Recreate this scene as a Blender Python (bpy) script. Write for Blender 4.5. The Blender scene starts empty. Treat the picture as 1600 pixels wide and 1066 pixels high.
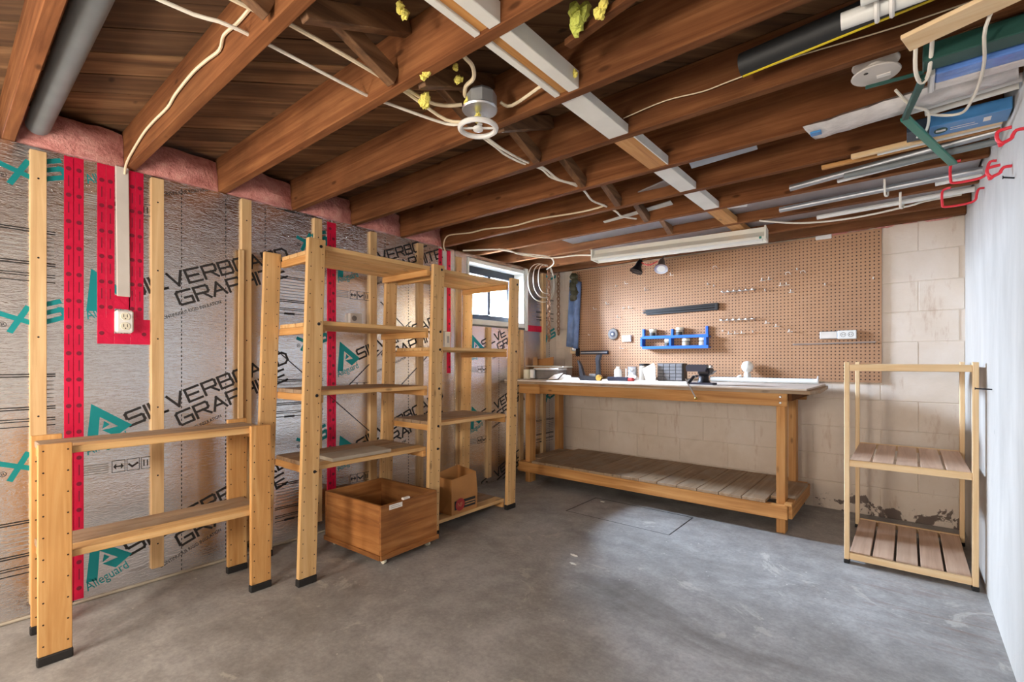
import bpy, math, random
from mathutils import Vector, Matrix

S = bpy.context.scene
COL = S.collection
random.seed(11)
R = math.radians

# ------------------------------------------------------------------ camera
cam_d = bpy.data.cameras.new('camera')
cam_d.sensor_width = 36.0
cam_d.lens = 747.6 / 1600 * 36.0
cam_d.shift_y = 32.1 / 1600
cam_d.clip_start = 0.02
cam = bpy.data.objects.new('camera', cam_d)
cam.location = (2.89, 0.0, 1.095)
cam.rotation_euler = (R(90), 0, R(39.565))
COL.objects.link(cam)
S.camera = cam

# ------------------------------------------------------------------ world
W = bpy.data.worlds.new('sky')
S.world = W
W.use_nodes = True
bg = W.node_tree.nodes['Background']
# overcast sky: three times brighter overhead than at the horizon
_n, _l = W.node_tree.nodes, W.node_tree.links
_tc = _n.new('ShaderNodeTexCoord'); _sx = _n.new('ShaderNodeSeparateXYZ'); _l.new(_tc.outputs['Generated'], _sx.inputs[0])
_mr = _n.new('ShaderNodeMapRange'); _mr.inputs['To Min'].default_value = 140.0; _mr.inputs['To Max'].default_value = 420.0
_l.new(_sx.outputs['Z'], _mr.inputs['Value']); _l.new(_mr.outputs[0], bg.inputs['Strength'])
bg.inputs['Color'].default_value = (0.64, 0.79, 1.0, 1)


def portal(loc, rot, sx, sy):
    l = bpy.data.lights.new('window_daylight_portal', 'AREA')
    l.shape = 'RECTANGLE'
    l.size, l.size_y = sx, sy
    l.cycles.is_portal = True
    o = bpy.data.objects.new('window_daylight_portal', l)
    o.location, o.rotation_euler = loc, rot
    COL.objects.link(o)


portal((-0.16, 3.295, 1.70), (0, R(-90), 0), 0.56, 0.79)


def bulb(loc, power, col, rad):  # bare point light added as fill, no fixture
    l = bpy.data.lights.new('added_fill_light', 'POINT')
    l.energy, l.color, l.shadow_soft_size = power, col, rad
    o = bpy.data.objects.new('added_fill_light', l)
    o.location = loc
    COL.objects.link(o)


# added fill lights behind the camera, brightening the joists and right wall
bulb((0.7, -0.75, 1.15), 42, (1.0, 0.91, 0.80), 0.2)
bulb((1.9, -1.5, 1.25), 100, (1.0, 0.91, 0.80), 0.2)

S.view_settings.view_transform = 'Standard'
S.view_settings.look = 'None'
S.view_settings.exposure = 0.70
S.view_settings.gamma = 1.0
S.view_settings.use_curve_mapping = False


# ------------------------------------------------------------------ materials
def srgb(r, g, b):
    f = lambda c: (c / 255 / 12.92) if c / 255 <= .04045 else ((c / 255 + .055) / 1.055) ** 2.4
    return (f(r), f(g), f(b), 1)


MATS = {}


def new_mat(name):
    m = bpy.data.materials.new(name)
    m.use_nodes = True
    nt = m.node_tree
    MATS[name] = m
    return m, nt, nt.nodes['Principled BSDF']


def plain(name, c, rough=.6, metal=0., alpha=1., trans=0., bump=0., bscale=60., emit=0., var=0.):
    m, nt, p = new_mat(name)
    p.inputs['Base Color'].default_value = c
    p.inputs['Roughness'].default_value = rough
    p.inputs['Metallic'].default_value = metal
    p.inputs['Transmission Weight'].default_value = trans
    N = nt.nodes
    if var:
        tc = N.new('ShaderNodeTexCoord')
        no = N.new('ShaderNodeTexNoise')
        no.inputs['Scale'].default_value = 9
        no.inputs['Detail'].default_value = 5
        nt.links.new(tc.outputs['Object'], no.inputs['Vector'])
        cr = N.new('ShaderNodeValToRGB')
        cr.color_ramp.elements[0].color = tuple(x * (1 - var) for x in c[:3]) + (1,)
        cr.color_ramp.elements[1].color = tuple(min(1, x * (1 + var)) for x in c[:3]) + (1,)
        cr.color_ramp.elements[0].position = .3
        cr.color_ramp.elements[1].position = .7
        nt.links.new(no.outputs['Fac'], cr.inputs['Fac'])
        nt.links.new(cr.outputs['Color'], p.inputs['Base Color'])
    if bump:
        tc = N.new('ShaderNodeTexCoord')
        no = N.new('ShaderNodeTexNoise')
        no.inputs['Scale'].default_value = bscale
        no.inputs['Detail'].default_value = 4
        nt.links.new(tc.outputs['Object'], no.inputs['Vector'])
        b = N.new('ShaderNodeBump')
        b.inputs['Strength'].default_value = bump
        b.inputs['Distance'].default_value = .01
        nt.links.new(no.outputs['Fac'], b.inputs['Height'])
        nt.links.new(b.outputs['Normal'], p.inputs['Normal'])
    return m


def wood(name, cols, axis, rough=.62, scale=1.0, spread=.16, knots=True, dust=None, spec=.4):
    """grain runs along axis (0,1,2); cols = dark, mid, light"""
    m, nt, p = new_mat(name)
    N, L = nt.nodes, nt.links
    tc = N.new('ShaderNodeTexCoord')
    oi = N.new('ShaderNodeObjectInfo')
    mul = N.new('ShaderNodeMath'); mul.operation = 'MULTIPLY'; mul.inputs[1].default_value = 37.0
    L.new(oi.outputs['Random'], mul.inputs[0])
    add = N.new('ShaderNodeVectorMath'); add.operation = 'ADD'
    L.new(tc.outputs['Object'], add.inputs[0]); L.new(mul.outputs[0], add.inputs[1])
    mp = N.new('ShaderNodeMapping')
    sc = [34 * scale] * 3
    sc[axis] = 1.6 * scale
    mp.inputs['Scale'].default_value = sc
    L.new(add.outputs[0], mp.inputs['Vector'])
    n1 = N.new('ShaderNodeTexNoise')
    n1.inputs['Scale'].default_value = 1.0; n1.inputs['Detail'].default_value = 6
    n1.inputs['Roughness'].default_value = .6; n1.inputs['Distortion'].default_value = .6
    L.new(mp.outputs[0], n1.inputs['Vector'])
    cr = N.new('ShaderNodeValToRGB')
    e = cr.color_ramp.elements
    e[0].position = .28; e[0].color = cols[0]
    e[1].position = .72; e[1].color = cols[2]
    k = e.new(.5); k.color = cols[1]
    L.new(n1.outputs['Fac'], cr.inputs['Fac'])
    # broad stain
    n2 = N.new('ShaderNodeTexNoise'); n2.inputs['Scale'].default_value = 3.2; n2.inputs['Detail'].default_value = 4
    L.new(add.outputs[0], n2.inputs['Vector'])
    hs = N.new('ShaderNodeHueSaturation')
    mr = N.new('ShaderNodeMapRange')
    mr.inputs['From Min'].default_value = .25; mr.inputs['From Max'].default_value = .75
    mr.inputs['To Min'].default_value = 1 - spread; mr.inputs['To Max'].default_value = 1 + spread
    L.new(n2.outputs['Fac'], mr.inputs['Value'])
    mr2 = N.new('ShaderNodeMapRange')
    mr2.inputs['To Min'].default_value = 1 - spread * .8; mr2.inputs['To Max'].default_value = 1 + spread * .8
    L.new(oi.outputs['Random'], mr2.inputs['Value'])
    mm = N.new('ShaderNodeMath'); mm.operation = 'MULTIPLY'
    L.new(mr.outputs[0], mm.inputs[0]); L.new(mr2.outputs[0], mm.inputs[1])
    L.new(mm.outputs[0], hs.inputs['Value'])
    L.new(cr.outputs['Color'], hs.inputs['Color'])
    last = hs.outputs['Color']
    if knots:
        mp2 = N.new('ShaderNodeMapping')
        s2 = [11.0] * 3; s2[axis] = 4.2
        mp2.inputs['Scale'].default_value = s2
        L.new(add.outputs[0], mp2.inputs['Vector'])
        vo = N.new('ShaderNodeTexVoronoi'); vo.inputs['Scale'].default_value = 1.0
        L.new(mp2.outputs[0], vo.inputs['Vector'])
        c2 = N.new('ShaderNodeValToRGB')
        c2.color_ramp.elements[0].position = .06; c2.color_ramp.elements[0].color = (.75, .75, .75, 1)
        c2.color_ramp.elements[1].position = .13; c2.color_ramp.elements[1].color = (0, 0, 0, 1)
        L.new(vo.outputs['Distance'], c2.inputs['Fac'])
        mx = N.new('ShaderNodeMixRGB')
        mx.inputs['Color2'].default_value = tuple(x * .45 for x in cols[0][:3]) + (1,)
        L.new(c2.outputs['Color'], mx.inputs['Fac']); L.new(last, mx.inputs['Color1'])
        last = mx.outputs['Color']
    if dust:
        n3 = N.new('ShaderNodeTexNoise'); n3.inputs['Scale'].default_value = 7; n3.inputs['Detail'].default_value = 6
        L.new(add.outputs[0], n3.inputs['Vector'])
        c3 = N.new('ShaderNodeValToRGB')
        c3.color_ramp.elements[0].position = .42; c3.color_ramp.elements[1].position = .75
        L.new(n3.outputs['Fac'], c3.inputs['Fac'])
        mx = N.new('ShaderNodeMixRGB'); mx.inputs['Color2'].default_value = dust
        L.new(c3.outputs['Color'], mx.inputs['Fac']); L.new(last, mx.inputs['Color1'])
        last = mx.outputs['Color']
    L.new(last, p.inputs['Base Color'])
    p.inputs['Roughness'].default_value = rough
    p.inputs['Specular IOR Level'].default_value = spec
    b = N.new('ShaderNodeBump'); b.inputs['Strength'].default_value = .18; b.inputs['Distance'].default_value = .004
    L.new(n1.outputs['Fac'], b.inputs['Height']); L.new(b.outputs['Normal'], p.inputs['Normal'])
    return m


def wood3(name, cols, **k):
    return [wood(name + '_' + 'xyz'[a], cols, a, **k) for a in range(3)]


JOIST = wood3('joist_wood', (srgb(92, 54, 31), srgb(116, 73, 44), srgb(138, 93, 58)), spread=.28, rough=.9, spec=.15)
PLANKM = wood3('subfloor_wood', (srgb(62, 42, 26), srgb(98, 70, 46), srgb(126, 96, 66)), spread=.35, rough=.8, scale=.6)
PINE = wood3('pine', (srgb(192, 146, 92), srgb(214, 172, 116), srgb(228, 192, 140)), spread=.08)
PINEY = wood3('pine_yellowed', (srgb(182, 128, 70), srgb(203, 152, 92), srgb(218, 174, 116)), spread=.08)
PALE = wood3('pine_pale', (srgb(222, 184, 134), srgb(234, 202, 156), srgb(242, 216, 176)), spread=.05, knots=False)
STRAP = wood3('spruce_strap', (srgb(190, 152, 106), srgb(206, 172, 126), srgb(220, 190, 146)), spread=.07, knots=False)
BENCHW = wood3('bench_fir', (srgb(160, 106, 54), srgb(188, 134, 76), srgb(206, 158, 100)), spread=.10)
DUSTY = wood3('dusty_board', (srgb(126, 98, 72), srgb(154, 126, 98), srgb(178, 152, 124)), spread=.12, dust=srgb(160, 142, 122))
CRATEW = wood3('crate_ply', (srgb(122, 74, 34), srgb(152, 98, 50), srgb(172, 120, 68)), spread=.25, knots=False)
SHELFTOP = wood3('small_shelf_plank', (srgb(188, 152, 126), srgb(206, 172, 146), srgb(218, 188, 162)), spread=.06, knots=False)
OLDW = wood3('old_bridging_wood', (srgb(70, 46, 28), srgb(106, 74, 48), srgb(134, 100, 70)), spread=.25)

plain('white_paint', srgb(226, 226, 220), .55, bump=.15, bscale=30, var=.05)
plain('white_plastic', srgb(226, 226, 224), .4)
plain('cream_plastic', srgb(222, 216, 196), .4)
plain('cable_sheath', srgb(224, 208, 178), .5)
plain('cable_white', srgb(232, 226, 212), .5)
plain('black_plastic', srgb(26, 26, 28), .45)
plain('black_iron', srgb(40, 38, 42), .45, .6, bump=.2)
plain('blue_iron', srgb(46, 48, 66), .4, .3)
plain('hook_zinc', srgb(226, 224, 216), .4, .2)
plain('steel', srgb(190, 190, 192), .3, 1.0)
plain('galvanised', srgb(176, 180, 186), .42, .75, var=.12)
plain('grey_pvc', srgb(120, 128, 132), .5, var=.1)
plain('white_pvc', srgb(222, 224, 222), .4)
plain('bench_top', srgb(206, 190, 176), .7, var=.10)  # dusty tone, made paler still for the window light falling on it
plain('foot_black', srgb(30, 28, 28), .7)
plain('hole_dark', srgb(52, 32, 18), .8)
plain('ink_black', srgb(38, 36, 36), .55)
plain('ink_grey', srgb(150, 148, 146), .5)
plain('ink_teal', srgb(30, 150, 154), .4, .45)
plain('ink_red', srgb(168, 52, 50), .6)
plain('tape_red', srgb(230, 34, 78), .3, .5, var=.1, bump=.25, bscale=40)
plain('tape_ink', srgb(120, 20, 44), .4)
plain('yellow_foam', srgb(226, 214, 110), .9, bump=.8, bscale=90, var=.15)
plain('green_foam', srgb(188, 196, 92), .9, bump=.8, bscale=90, var=.2)
plain('green_paint', srgb(34, 122, 104), .4)
plain('dark_green', srgb(28, 74, 66), .5)
plain('red_rubber', srgb(222, 44, 62), .45)
plain('blue_plastic', srgb(28, 98, 196), .4)
plain('blue_cover', srgb(70, 132, 190), .4, var=.15)
plain('blue_sheen_cloth', srgb(112, 136, 178), .4, var=.45, bump=.5, bscale=9)  # pale mottled blue stands in for the sheen
plain('blue_film', srgb(88, 128, 200), .15, var=.3, bump=.5, bscale=16)
plain('navy_card', srgb(30, 44, 60), .5)
plain('kraft', srgb(182, 128, 74), .8, var=.08, bump=.15, bscale=14)
plain('cardboard', srgb(190, 144, 98), .85, var=.06)
plain('grey_board', srgb(170, 160, 144), .7, var=.1)
plain('grey_case', srgb(112, 106, 102), .5, var=.3)
plain('paper_white', srgb(236, 230, 224), .8, bump=.4, bscale=20)
plain('clear_plastic', srgb(206, 202, 200), .18, bump=.8, bscale=22, var=.22)
plain('milky_plastic', srgb(232, 232, 226), .35)
plain('jar_glass', srgb(196, 190, 178), .15, trans=.55)
plain('tin', srgb(196, 198, 204), .28, .9, var=.1)
plain('black_rubber_tube', srgb(34, 36, 38), .6)
plain('yellow_stripe', srgb(232, 206, 34), .5)
plain('spool_grey', srgb(196, 190, 184), .5, var=.06)
plain('rust_chain', srgb(150, 112, 84), .6, .2, var=.35, bump=.4)
plain('peeled_pink', srgb(232, 216, 222), .7)
plain('green_bag', srgb(66, 62, 40), .5, var=.4)
plain('brass', srgb(176, 140, 70), .35, .9)
plain('window_black', srgb(34, 38, 48), .35)
plain('lamp_white', srgb(236, 234, 222), .35)
plain('red_cord', srgb(196, 40, 40), .5)
m, nt, p = new_mat('window_glass')
nt.nodes.remove(p)
_t = nt.nodes.new('ShaderNodeBsdfTransparent'); _g = nt.nodes.new('ShaderNodeBsdfGlossy'); _g.inputs['Roughness'].default_value = .02
_f = nt.nodes.new('ShaderNodeFresnel'); _f.inputs['IOR'].default_value = 1.3
_m = nt.nodes.new('ShaderNodeMixShader')
nt.links.new(_f.outputs[0], _m.inputs[0]); nt.links.new(_t.outputs[0], _m.inputs[1]); nt.links.new(_g.outputs[0], _m.inputs[2])
nt.links.new(_m.outputs[0], nt.nodes['Material Output'].inputs['Surface'])


def nodes(nt, kind, **k):
    n = nt.nodes.new(kind)
    for a, v in k.items():
        setattr(n, a, v)
    return n


def ramp(nt, src, stops):
    c = nt.nodes.new('ShaderNodeValToRGB')
    e = c.color_ramp.elements
    while len(e) < len(stops):
        e.new(.5)
    for i, (p_, col) in enumerate(stops):
        e[i].position = p_; e[i].color = col
    nt.links.new(src, c.inputs['Fac'])
    return c.outputs['Color']


def noise(nt, vec, scale, detail=5, rough=.55, dist=0.):
    n = nt.nodes.new('ShaderNodeTexNoise')
    n.inputs['Scale'].default_value = scale; n.inputs['Detail'].default_value = detail
    n.inputs['Roughness'].default_value = rough; n.inputs['Distortion'].default_value = dist
    nt.links.new(vec, n.inputs['Vector'])
    return n.outputs['Fac']


def mixc(nt, fac, a, b, mode='MIX'):
    n = nt.nodes.new('ShaderNodeMixRGB'); n.blend_type = mode
    for sock, v in ((n.inputs['Fac'], fac), (n.inputs['Color1'], a), (n.inputs['Color2'], b)):
        if isinstance(v, (int, float, tuple)):
            sock.default_value = v
        else:
            nt.links.new(v, sock)
    return n.outputs['Color']


def mapped(nt, vec, scale):
    n = nt.nodes.new('ShaderNodeMapping'); n.inputs['Scale'].default_value = scale
    nt.links.new(vec, n.inputs['Vector'])
    return n.outputs[0]


def add_bump(nt, p, h, strength, dist=.01):
    b = nt.nodes.new('ShaderNodeBump'); b.inputs['Strength'].default_value = strength
    b.inputs['Distance'].default_value = dist
    nt.links.new(h, b.inputs['Height']); nt.links.new(b.outputs['Normal'], p.inputs['Normal'])


BW = ((0, 0, 0, 1), (1, 1, 1, 1))
# foil faced insulation
m, nt, p = new_mat('foil')
geo = nt.nodes.new('ShaderNodeNewGeometry').outputs['Position']
w1 = noise(nt, mapped(nt, geo, (30, 30, 120)), 1.0, 3, .6, 1.2)
w2 = noise(nt, mapped(nt, geo, (5, 5, 16)), 1.0, 2, .5, .4)
sm = nt.nodes.new('ShaderNodeMath'); sm.operation = 'ADD'
nt.links.new(w1, sm.inputs[0]); nt.links.new(w2, sm.inputs[1])
add_bump(nt, p, sm.outputs[0], .36, .005)
p.inputs['Base Color'].default_value = srgb(238, 237, 238)
p.inputs['Metallic'].default_value = 1.0
p.inputs['Roughness'].default_value = .19

# concrete floor
m, nt, p = new_mat('concrete_floor')
geo = nt.nodes.new('ShaderNodeNewGeometry').outputs['Position']
a = ramp(nt, noise(nt, geo, 1.3, 7, .62, .5), ((.30, srgb(134, 130, 126)), (.5, srgb(158, 155, 152)), (.72, srgb(178, 176, 174))))
b = ramp(nt, noise(nt, geo, 9, 6, .65), ((.35, (.78, .78, .78, 1)), (.7, (1.12, 1.12, 1.12, 1))))
c = mixc(nt, 1.0, a, b, 'MULTIPLY')
fine = ramp(nt, noise(nt, geo, 55, 6, .7), ((.3, (.80, .80, .80, 1)), (.7, (1.16, 1.16, 1.16, 1))))
c = mixc(nt, 1.0, c, fine, 'MULTIPLY')
crk = ramp(nt, noise(nt, mapped(nt, geo, (4, 4, 4)), 1.0, 10, .75, 2.5), ((.66, BW[0]), (.69, BW[1])))
c = mixc(nt, crk, c, mixc(nt, .4, c, srgb(70, 66, 62)))
st = ramp(nt, noise(nt, geo, 2.4, 8, .7, 1.5), ((.60, BW[0]), (.64, BW[1])))
c = mixc(nt, st, c, mixc(nt, .38, c, srgb(206, 200, 190)))
dk = ramp(nt, noise(nt, mapped(nt, geo, (1, 1.6, 1)), 1.1, 5, .6, .8), ((.30, BW[1]), (.42, BW[0])))
c = mixc(nt, dk, c, mixc(nt, .5, c, srgb(86, 80, 74)))
v = nt.nodes.new('ShaderNodeTexVoronoi'); v.inputs['Scale'].default_value = 11; v.inputs['Randomness'].default_value = 1
nt.links.new(geo, v.inputs['Vector'])
sp = ramp(nt, v.outputs['Distance'], ((.035, BW[1]), (.055, BW[0])))
sp2 = mixc(nt, 1.0, sp, ramp(nt, noise(nt, geo, 2.0, 3), ((.44, BW[0]), (.5, BW[1]))), 'MULTIPLY')
c = mixc(nt, sp2, c, srgb(206, 200, 192))
_d = nt.nodes.new('ShaderNodeVectorMath'); _d.operation = 'DISTANCE'; _d.inputs[1].default_value = (2.98, 2.75, 0)
nt.links.new(geo, _d.inputs[0])
sc1 = ramp(nt, _d.outputs['Value'], ((.15, BW[1]), (.45, BW[0])))
sc2 = ramp(nt, noise(nt, mapped(nt, geo, (3, 22, 1)), 1.0, 6, .7, .6), ((.52, BW[0]), (.62, BW[1])))
c = mixc(nt, mixc(nt, 1.0, sc1, sc2, 'MULTIPLY'), c, mixc(nt, .55, c, srgb(128, 100, 88)))
nt.links.new(c, p.inputs['Base Color'])
p.inputs['Roughness'].default_value = .55
add_bump(nt, p, noise(nt, geo, 40, 5), .12, .006)

# painted block wall
m, nt, p = new_mat('painted_block')
geo = nt.nodes.new('ShaderNodeNewGeometry').outputs['Position']
a = ramp(nt, noise(nt, geo, 2.2, 6, .6, .4), ((.3, srgb(210, 194, 176)), (.55, srgb(224, 210, 195)), (.75, srgb(232, 221, 210))))
a = mixc(nt, ramp(nt, noise(nt, mapped(nt, geo, (14, 14, 3)), 1, 6, .7), ((.58, BW[0]), (.74, (.55, .55, .55, 1)))), a, srgb(178, 140, 112))
sx = nt.nodes.new('ShaderNodeSeparateXYZ'); nt.links.new(geo, sx.inputs[0])
hz = nt.nodes.new('ShaderNodeMapRange'); hz.inputs['From Min'].default_value = .07; hz.inputs['From Max'].default_value = .30
hz.inputs['To Min'].default_value = .17; hz.inputs['To Max'].default_value = -.25
nt.links.new(sx.outputs['Z'], hz.inputs['Value'])
xm = nt.nodes.new('ShaderNodeMapRange'); xm.inputs['From Min'].default_value = 1.9; xm.inputs['From Max'].default_value = 2.35
xm.inputs['To Min'].default_value = -.3; xm.inputs['To Max'].default_value = 0
nt.links.new(sx.outputs['X'], xm.inputs['Value'])
s1 = nt.nodes.new('ShaderNodeMath'); s1.operation = 'ADD'
nt.links.new(hz.outputs[0], s1.inputs[0]); nt.links.new(noise(nt, geo, 7, 6, .65, .5), s1.inputs[1])
s2 = nt.nodes.new('ShaderNodeMath'); s2.operation = 'ADD'
nt.links.new(s1.outputs[0], s2.inputs[0]); nt.links.new(xm.outputs[0], s2.inputs[1])
patch = ramp(nt, s2.outputs[0], ((.65, BW[0]), (.67, BW[1])))
a = mixc(nt, patch, a, srgb(116, 102, 94))
nt.links.new(a, p.inputs['Base Color'])
p.inputs['Roughness'].default_value = .8
add_bump(nt, p, noise(nt, geo, 30, 6, .6), .35, .006)

# parged white wall
m, nt, p = new_mat('parged_white')
geo = nt.nodes.new('ShaderNodeNewGeometry').outputs['Position']
a = ramp(nt, noise(nt, mapped(nt, geo, (2, 2, .7)), 1.4, 7, .65, .6), ((.3, srgb(178, 173, 166)), (.6, srgb(199, 194, 187)), (.8, srgb(207, 203, 196))))
vv = nt.nodes.new('ShaderNodeTexVoronoi'); vv.inputs['Scale'].default_value = 5
nt.links.new(mapped(nt, geo, (1, 1, .6)), vv.inputs['Vector'])
a = mixc(nt, ramp(nt, vv.outputs['Distance'], ((.03, (.6, .6, .6, 1)), (.05, BW[0]))), a, srgb(130, 126, 120))
nt.links.new(a, p.inputs['Base Color'])
p.inputs['Roughness'].default_value = .75
add_bump(nt, p, noise(nt, geo, 9, 7, .6), .35, .012)

plain('bare_concrete', srgb(150, 144, 136), .9, var=.15)

# pegboard
m, nt, p = new_mat('pegboard_hardboard')
N, L = nt.nodes, nt.links
tc = N.new('ShaderNodeTexCoord').outputs['Object']
sx = N.new('ShaderNodeSeparateXYZ'); L.new(tc, sx.inputs[0])


def fr(sock):
    a_ = N.new('ShaderNodeMath'); a_.operation = 'MULTIPLY'; a_.inputs[1].default_value = 1 / .0254; L.new(sock, a_.inputs[0])
    b_ = N.new('ShaderNodeMath'); b_.operation = 'FRACT'; L.new(a_.outputs[0], b_.inputs[0])
    c_ = N.new('ShaderNodeMath'); c_.operation = 'SUBTRACT'; c_.inputs[1].default_value = .5; L.new(b_.outputs[0], c_.inputs[0])
    return c_.outputs[0]


cv = N.new('ShaderNodeCombineXYZ'); L.new(fr(sx.outputs['X']), cv.inputs[0]); L.new(fr(sx.outputs['Z']), cv.inputs[1])
ln = N.new('ShaderNodeVectorMath'); ln.operation = 'LENGTH'; L.new(cv.outputs[0], ln.inputs[0])
hole = ramp(nt, ln.outputs['Value'], ((.17, BW[1]), (.22, BW[0])))
a = ramp(nt, noise(nt, tc, 2.0, 5), ((.3, srgb(160, 110, 64)), (.7, srgb(180, 128, 80))))
a = mixc(nt, .12, a, noise(nt, tc, 160, 3))
L.new(mixc(nt, hole, a, srgb(64, 36, 18)), p.inputs['Base Color'])
p.inputs['Roughness'].default_value = .6

# pink fibreglass
m, nt, p = new_mat('pink_fibreglass')
tc = nt.nodes.new('ShaderNodeNewGeometry').outputs['Position']
a = ramp(nt, noise(nt, tc, 14, 8, .75, .6), ((.32, srgb(190, 112, 106)), (.52, srgb(228, 158, 150)), (.72, srgb(240, 186, 176))))
nt.links.new(a, p.inputs['Base Color']); p.inputs['Roughness'].default_value = 1
add_bump(nt, p, noise(nt, tc, 50, 8, .7), 1.0, .02)

# mesh grid for the black drawer basket
m, nt, p = new_mat('wire_mesh_black')
p.inputs['Base Color'].default_value = srgb(104, 102, 104); p.inputs['Roughness'].default_value = .5

# ------------------------------------------------------------------ mesh tools
WL = {}
CACHE = {}


class MB:
    def __init__(s):
        s.v, s.f = [], []

    def add(s, vs, fs):
        n = len(s.v)
        s.v += [tuple(x) for x in vs]
        s.f += [tuple(i + n for i in f) for f in fs]
        return s

    def box(s, x0, x1, y0, y1, z0, z1, ch=0., fn=None):
        if x0 > x1: x0, x1 = x1, x0
        if y0 > y1: y0, y1 = y1, y0
        if z0 > z1: z0, z1 = z1, z0
        ch = min(ch, (x1 - x0) * .45, (y1 - y0) * .45, (z1 - z0) * .45)
        if ch <= 0:
            vs = [(x, y, z) for x in (x0, x1) for y in (y0, y1) for z in (z0, z1)]
            fs = [(0, 1, 3, 2), (4, 6, 7, 5), (0, 4, 5, 1), (2, 3, 7, 6), (0, 2, 6, 4), (1, 5, 7, 3)]
        else:
            c, h = ((x0 + x1) / 2, (y0 + y1) / 2, (z0 + z1) / 2), ((x1 - x0) / 2, (y1 - y0) / 2, (z1 - z0) / 2)
            vs, ix = [], {}
            for sx_ in (-1, 1):
                for sy_ in (-1, 1):
                    for sz_ in (-1, 1):
                        sg = (sx_, sy_, sz_)
                        for a_ in range(3):
                            q = [c[i] + sg[i] * (h[i] if i == a_ else h[i] - ch) for i in range(3)]
                            ix[(sg, a_)] = len(vs); vs.append(tuple(q))
            fs = []
            for a_ in range(3):
                b_, d_ = (a_ + 1) % 3, (a_ + 2) % 3
                for sg in (-1, 1):
                    def K(p_, q_):
                        t = [0, 0, 0]; t[a_] = sg; t[b_] = p_; t[d_] = q_
                        return tuple(t)
                    f = [ix[(K(-1, -1), a_)], ix[(K(1, -1), a_)], ix[(K(1, 1), a_)], ix[(K(-1, 1), a_)]]
                    fs.append(tuple(f if sg > 0 else f[::-1]))
                for p_ in (-1, 1):
                    for q_ in (-1, 1):
                        def K2(t0):
                            t = [0, 0, 0]; t[a_] = t0; t[b_] = p_; t[d_] = q_
                            return tuple(t)
                        f = [ix[(K2(-1), b_)], ix[(K2(1), b_)], ix[(K2(1), d_)], ix[(K2(-1), d_)]]
                        fs.append(tuple(f if p_ * q_ > 0 else f[::-1]))
            for sx_ in (-1, 1):
                for sy_ in (-1, 1):
                    for sz_ in (-1, 1):
                        f = [ix[((sx_, sy_, sz_), a_)] for a_ in range(3)]
                        fs.append(tuple(f if sx_ * sy_ * sz_ > 0 else f[::-1]))
        if fn:
            vs = [fn(Vector(q)) for q in vs]
        return s.add(vs, fs)

    def beam(s, p0, p1, w, h, up=(0, 0, 1), ch=.002):
        """box with its length from p0 to p1, w across, h along up"""
        p0, p1 = Vector(p0), Vector(p1)
        d = (p1 - p0); ln_ = d.length; d.normalize()
        sd = Vector(up).cross(d)
        if sd.length < 1e-6: sd = Vector((1, 0, 0)).cross(d)
        sd.normalize(); u_ = d.cross(sd)
        return s.box(0, ln_, -w / 2, w / 2, -h / 2, h / 2, ch, lambda q: p0 + d * q.x + sd * q.y + u_ * q.z)

    def tube(s, pts, r, n=8, closed=False, smooth=2):
        P = [Vector(q) for q in pts]
        if smooth and len(P) > 2:
            out = []
            m_ = len(P)
            rng = range(m_ if closed else m_ - 1)
            for i in rng:
                g = lambda j: P[j % m_] if closed else P[max(0, min(m_ - 1, j))]
                a_, b_, c_, d_ = g(i - 1), g(i), g(i + 1), g(i + 2)
                for k in range(smooth + 1):
                    t = k / (smooth + 1)
                    out.append(.5 * ((2 * b_) + (c_ - a_) * t + (2 * a_ - 5 * b_ + 4 * c_ - d_) * t * t + (3 * b_ - a_ - 3 * c_ + d_) * t ** 3))
            if not closed: out.append(P[-1])
            P = out
        rr = r if isinstance(r, (list, tuple)) else None
        m_ = len(P)
        vs, fs = [], []
        pu = None
        for i in range(m_):
            if closed: t = P[(i + 1) % m_] - P[i - 1]
            else: t = P[min(m_ - 1, i + 1)] - P[max(0, i - 1)]
            if t.length < 1e-9: t = Vector((0, 0, 1))
            t.normalize()
            if pu is None:
                pu = t.orthogonal().normalized()
            else:
                pu = (pu - t * pu.dot(t))
                pu = pu.normalized() if pu.length > 1e-6 else t.orthogonal().normalized()
            w_ = t.cross(pu)
            ri = rr[min(len(rr) - 1, round(i / (m_ - 1) * (len(rr) - 1)))] if rr else r
            for k in range(n):
                an = 2 * math.pi * k / n
                vs.append(P[i] + (pu * math.cos(an) + w_ * math.sin(an)) * ri)
        for i in range(m_ if closed else m_ - 1):
            for k in range(n):
                a_, b_ = i * n + k, i * n + (k + 1) % n
                c_ = ((i + 1) % m_) * n
                fs.append((a_, b_, c_ + (k + 1) % n, c_ + k))
        if not closed:
            fs.append(tuple(range(n - 1, -1, -1)))
            fs.append(tuple((m_ - 1) * n + k for k in range(n)))
        return s.add(vs, fs)

    def lathe(s, prof, c, axis=(0, 0, 1), n=20, cap=True):
        """prof: list of (radius, height) along axis from c"""
        ax = Vector(axis).normalized(); u_ = ax.orthogonal().normalized(); w_ = ax.cross(u_); c = Vector(c)
        vs, fs = [], []
        for (r_, h_) in prof:
            for k in range(n):
                an = 2 * math.pi * k / n
                vs.append(c + ax * h_ + (u_ * math.cos(an) + w_ * math.sin(an)) * r_)
        for i in range(len(prof) - 1):
            for k in range(n):
                fs.append((i * n + k, i * n + (k + 1) % n, (i + 1) * n + (k + 1) % n, (i + 1) * n + k))
        if cap:
            fs.append(tuple(range(n - 1, -1, -1)))
            fs.append(tuple((len(prof) - 1) * n + k for k in range(n)))
        return s.add(vs, fs)

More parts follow.
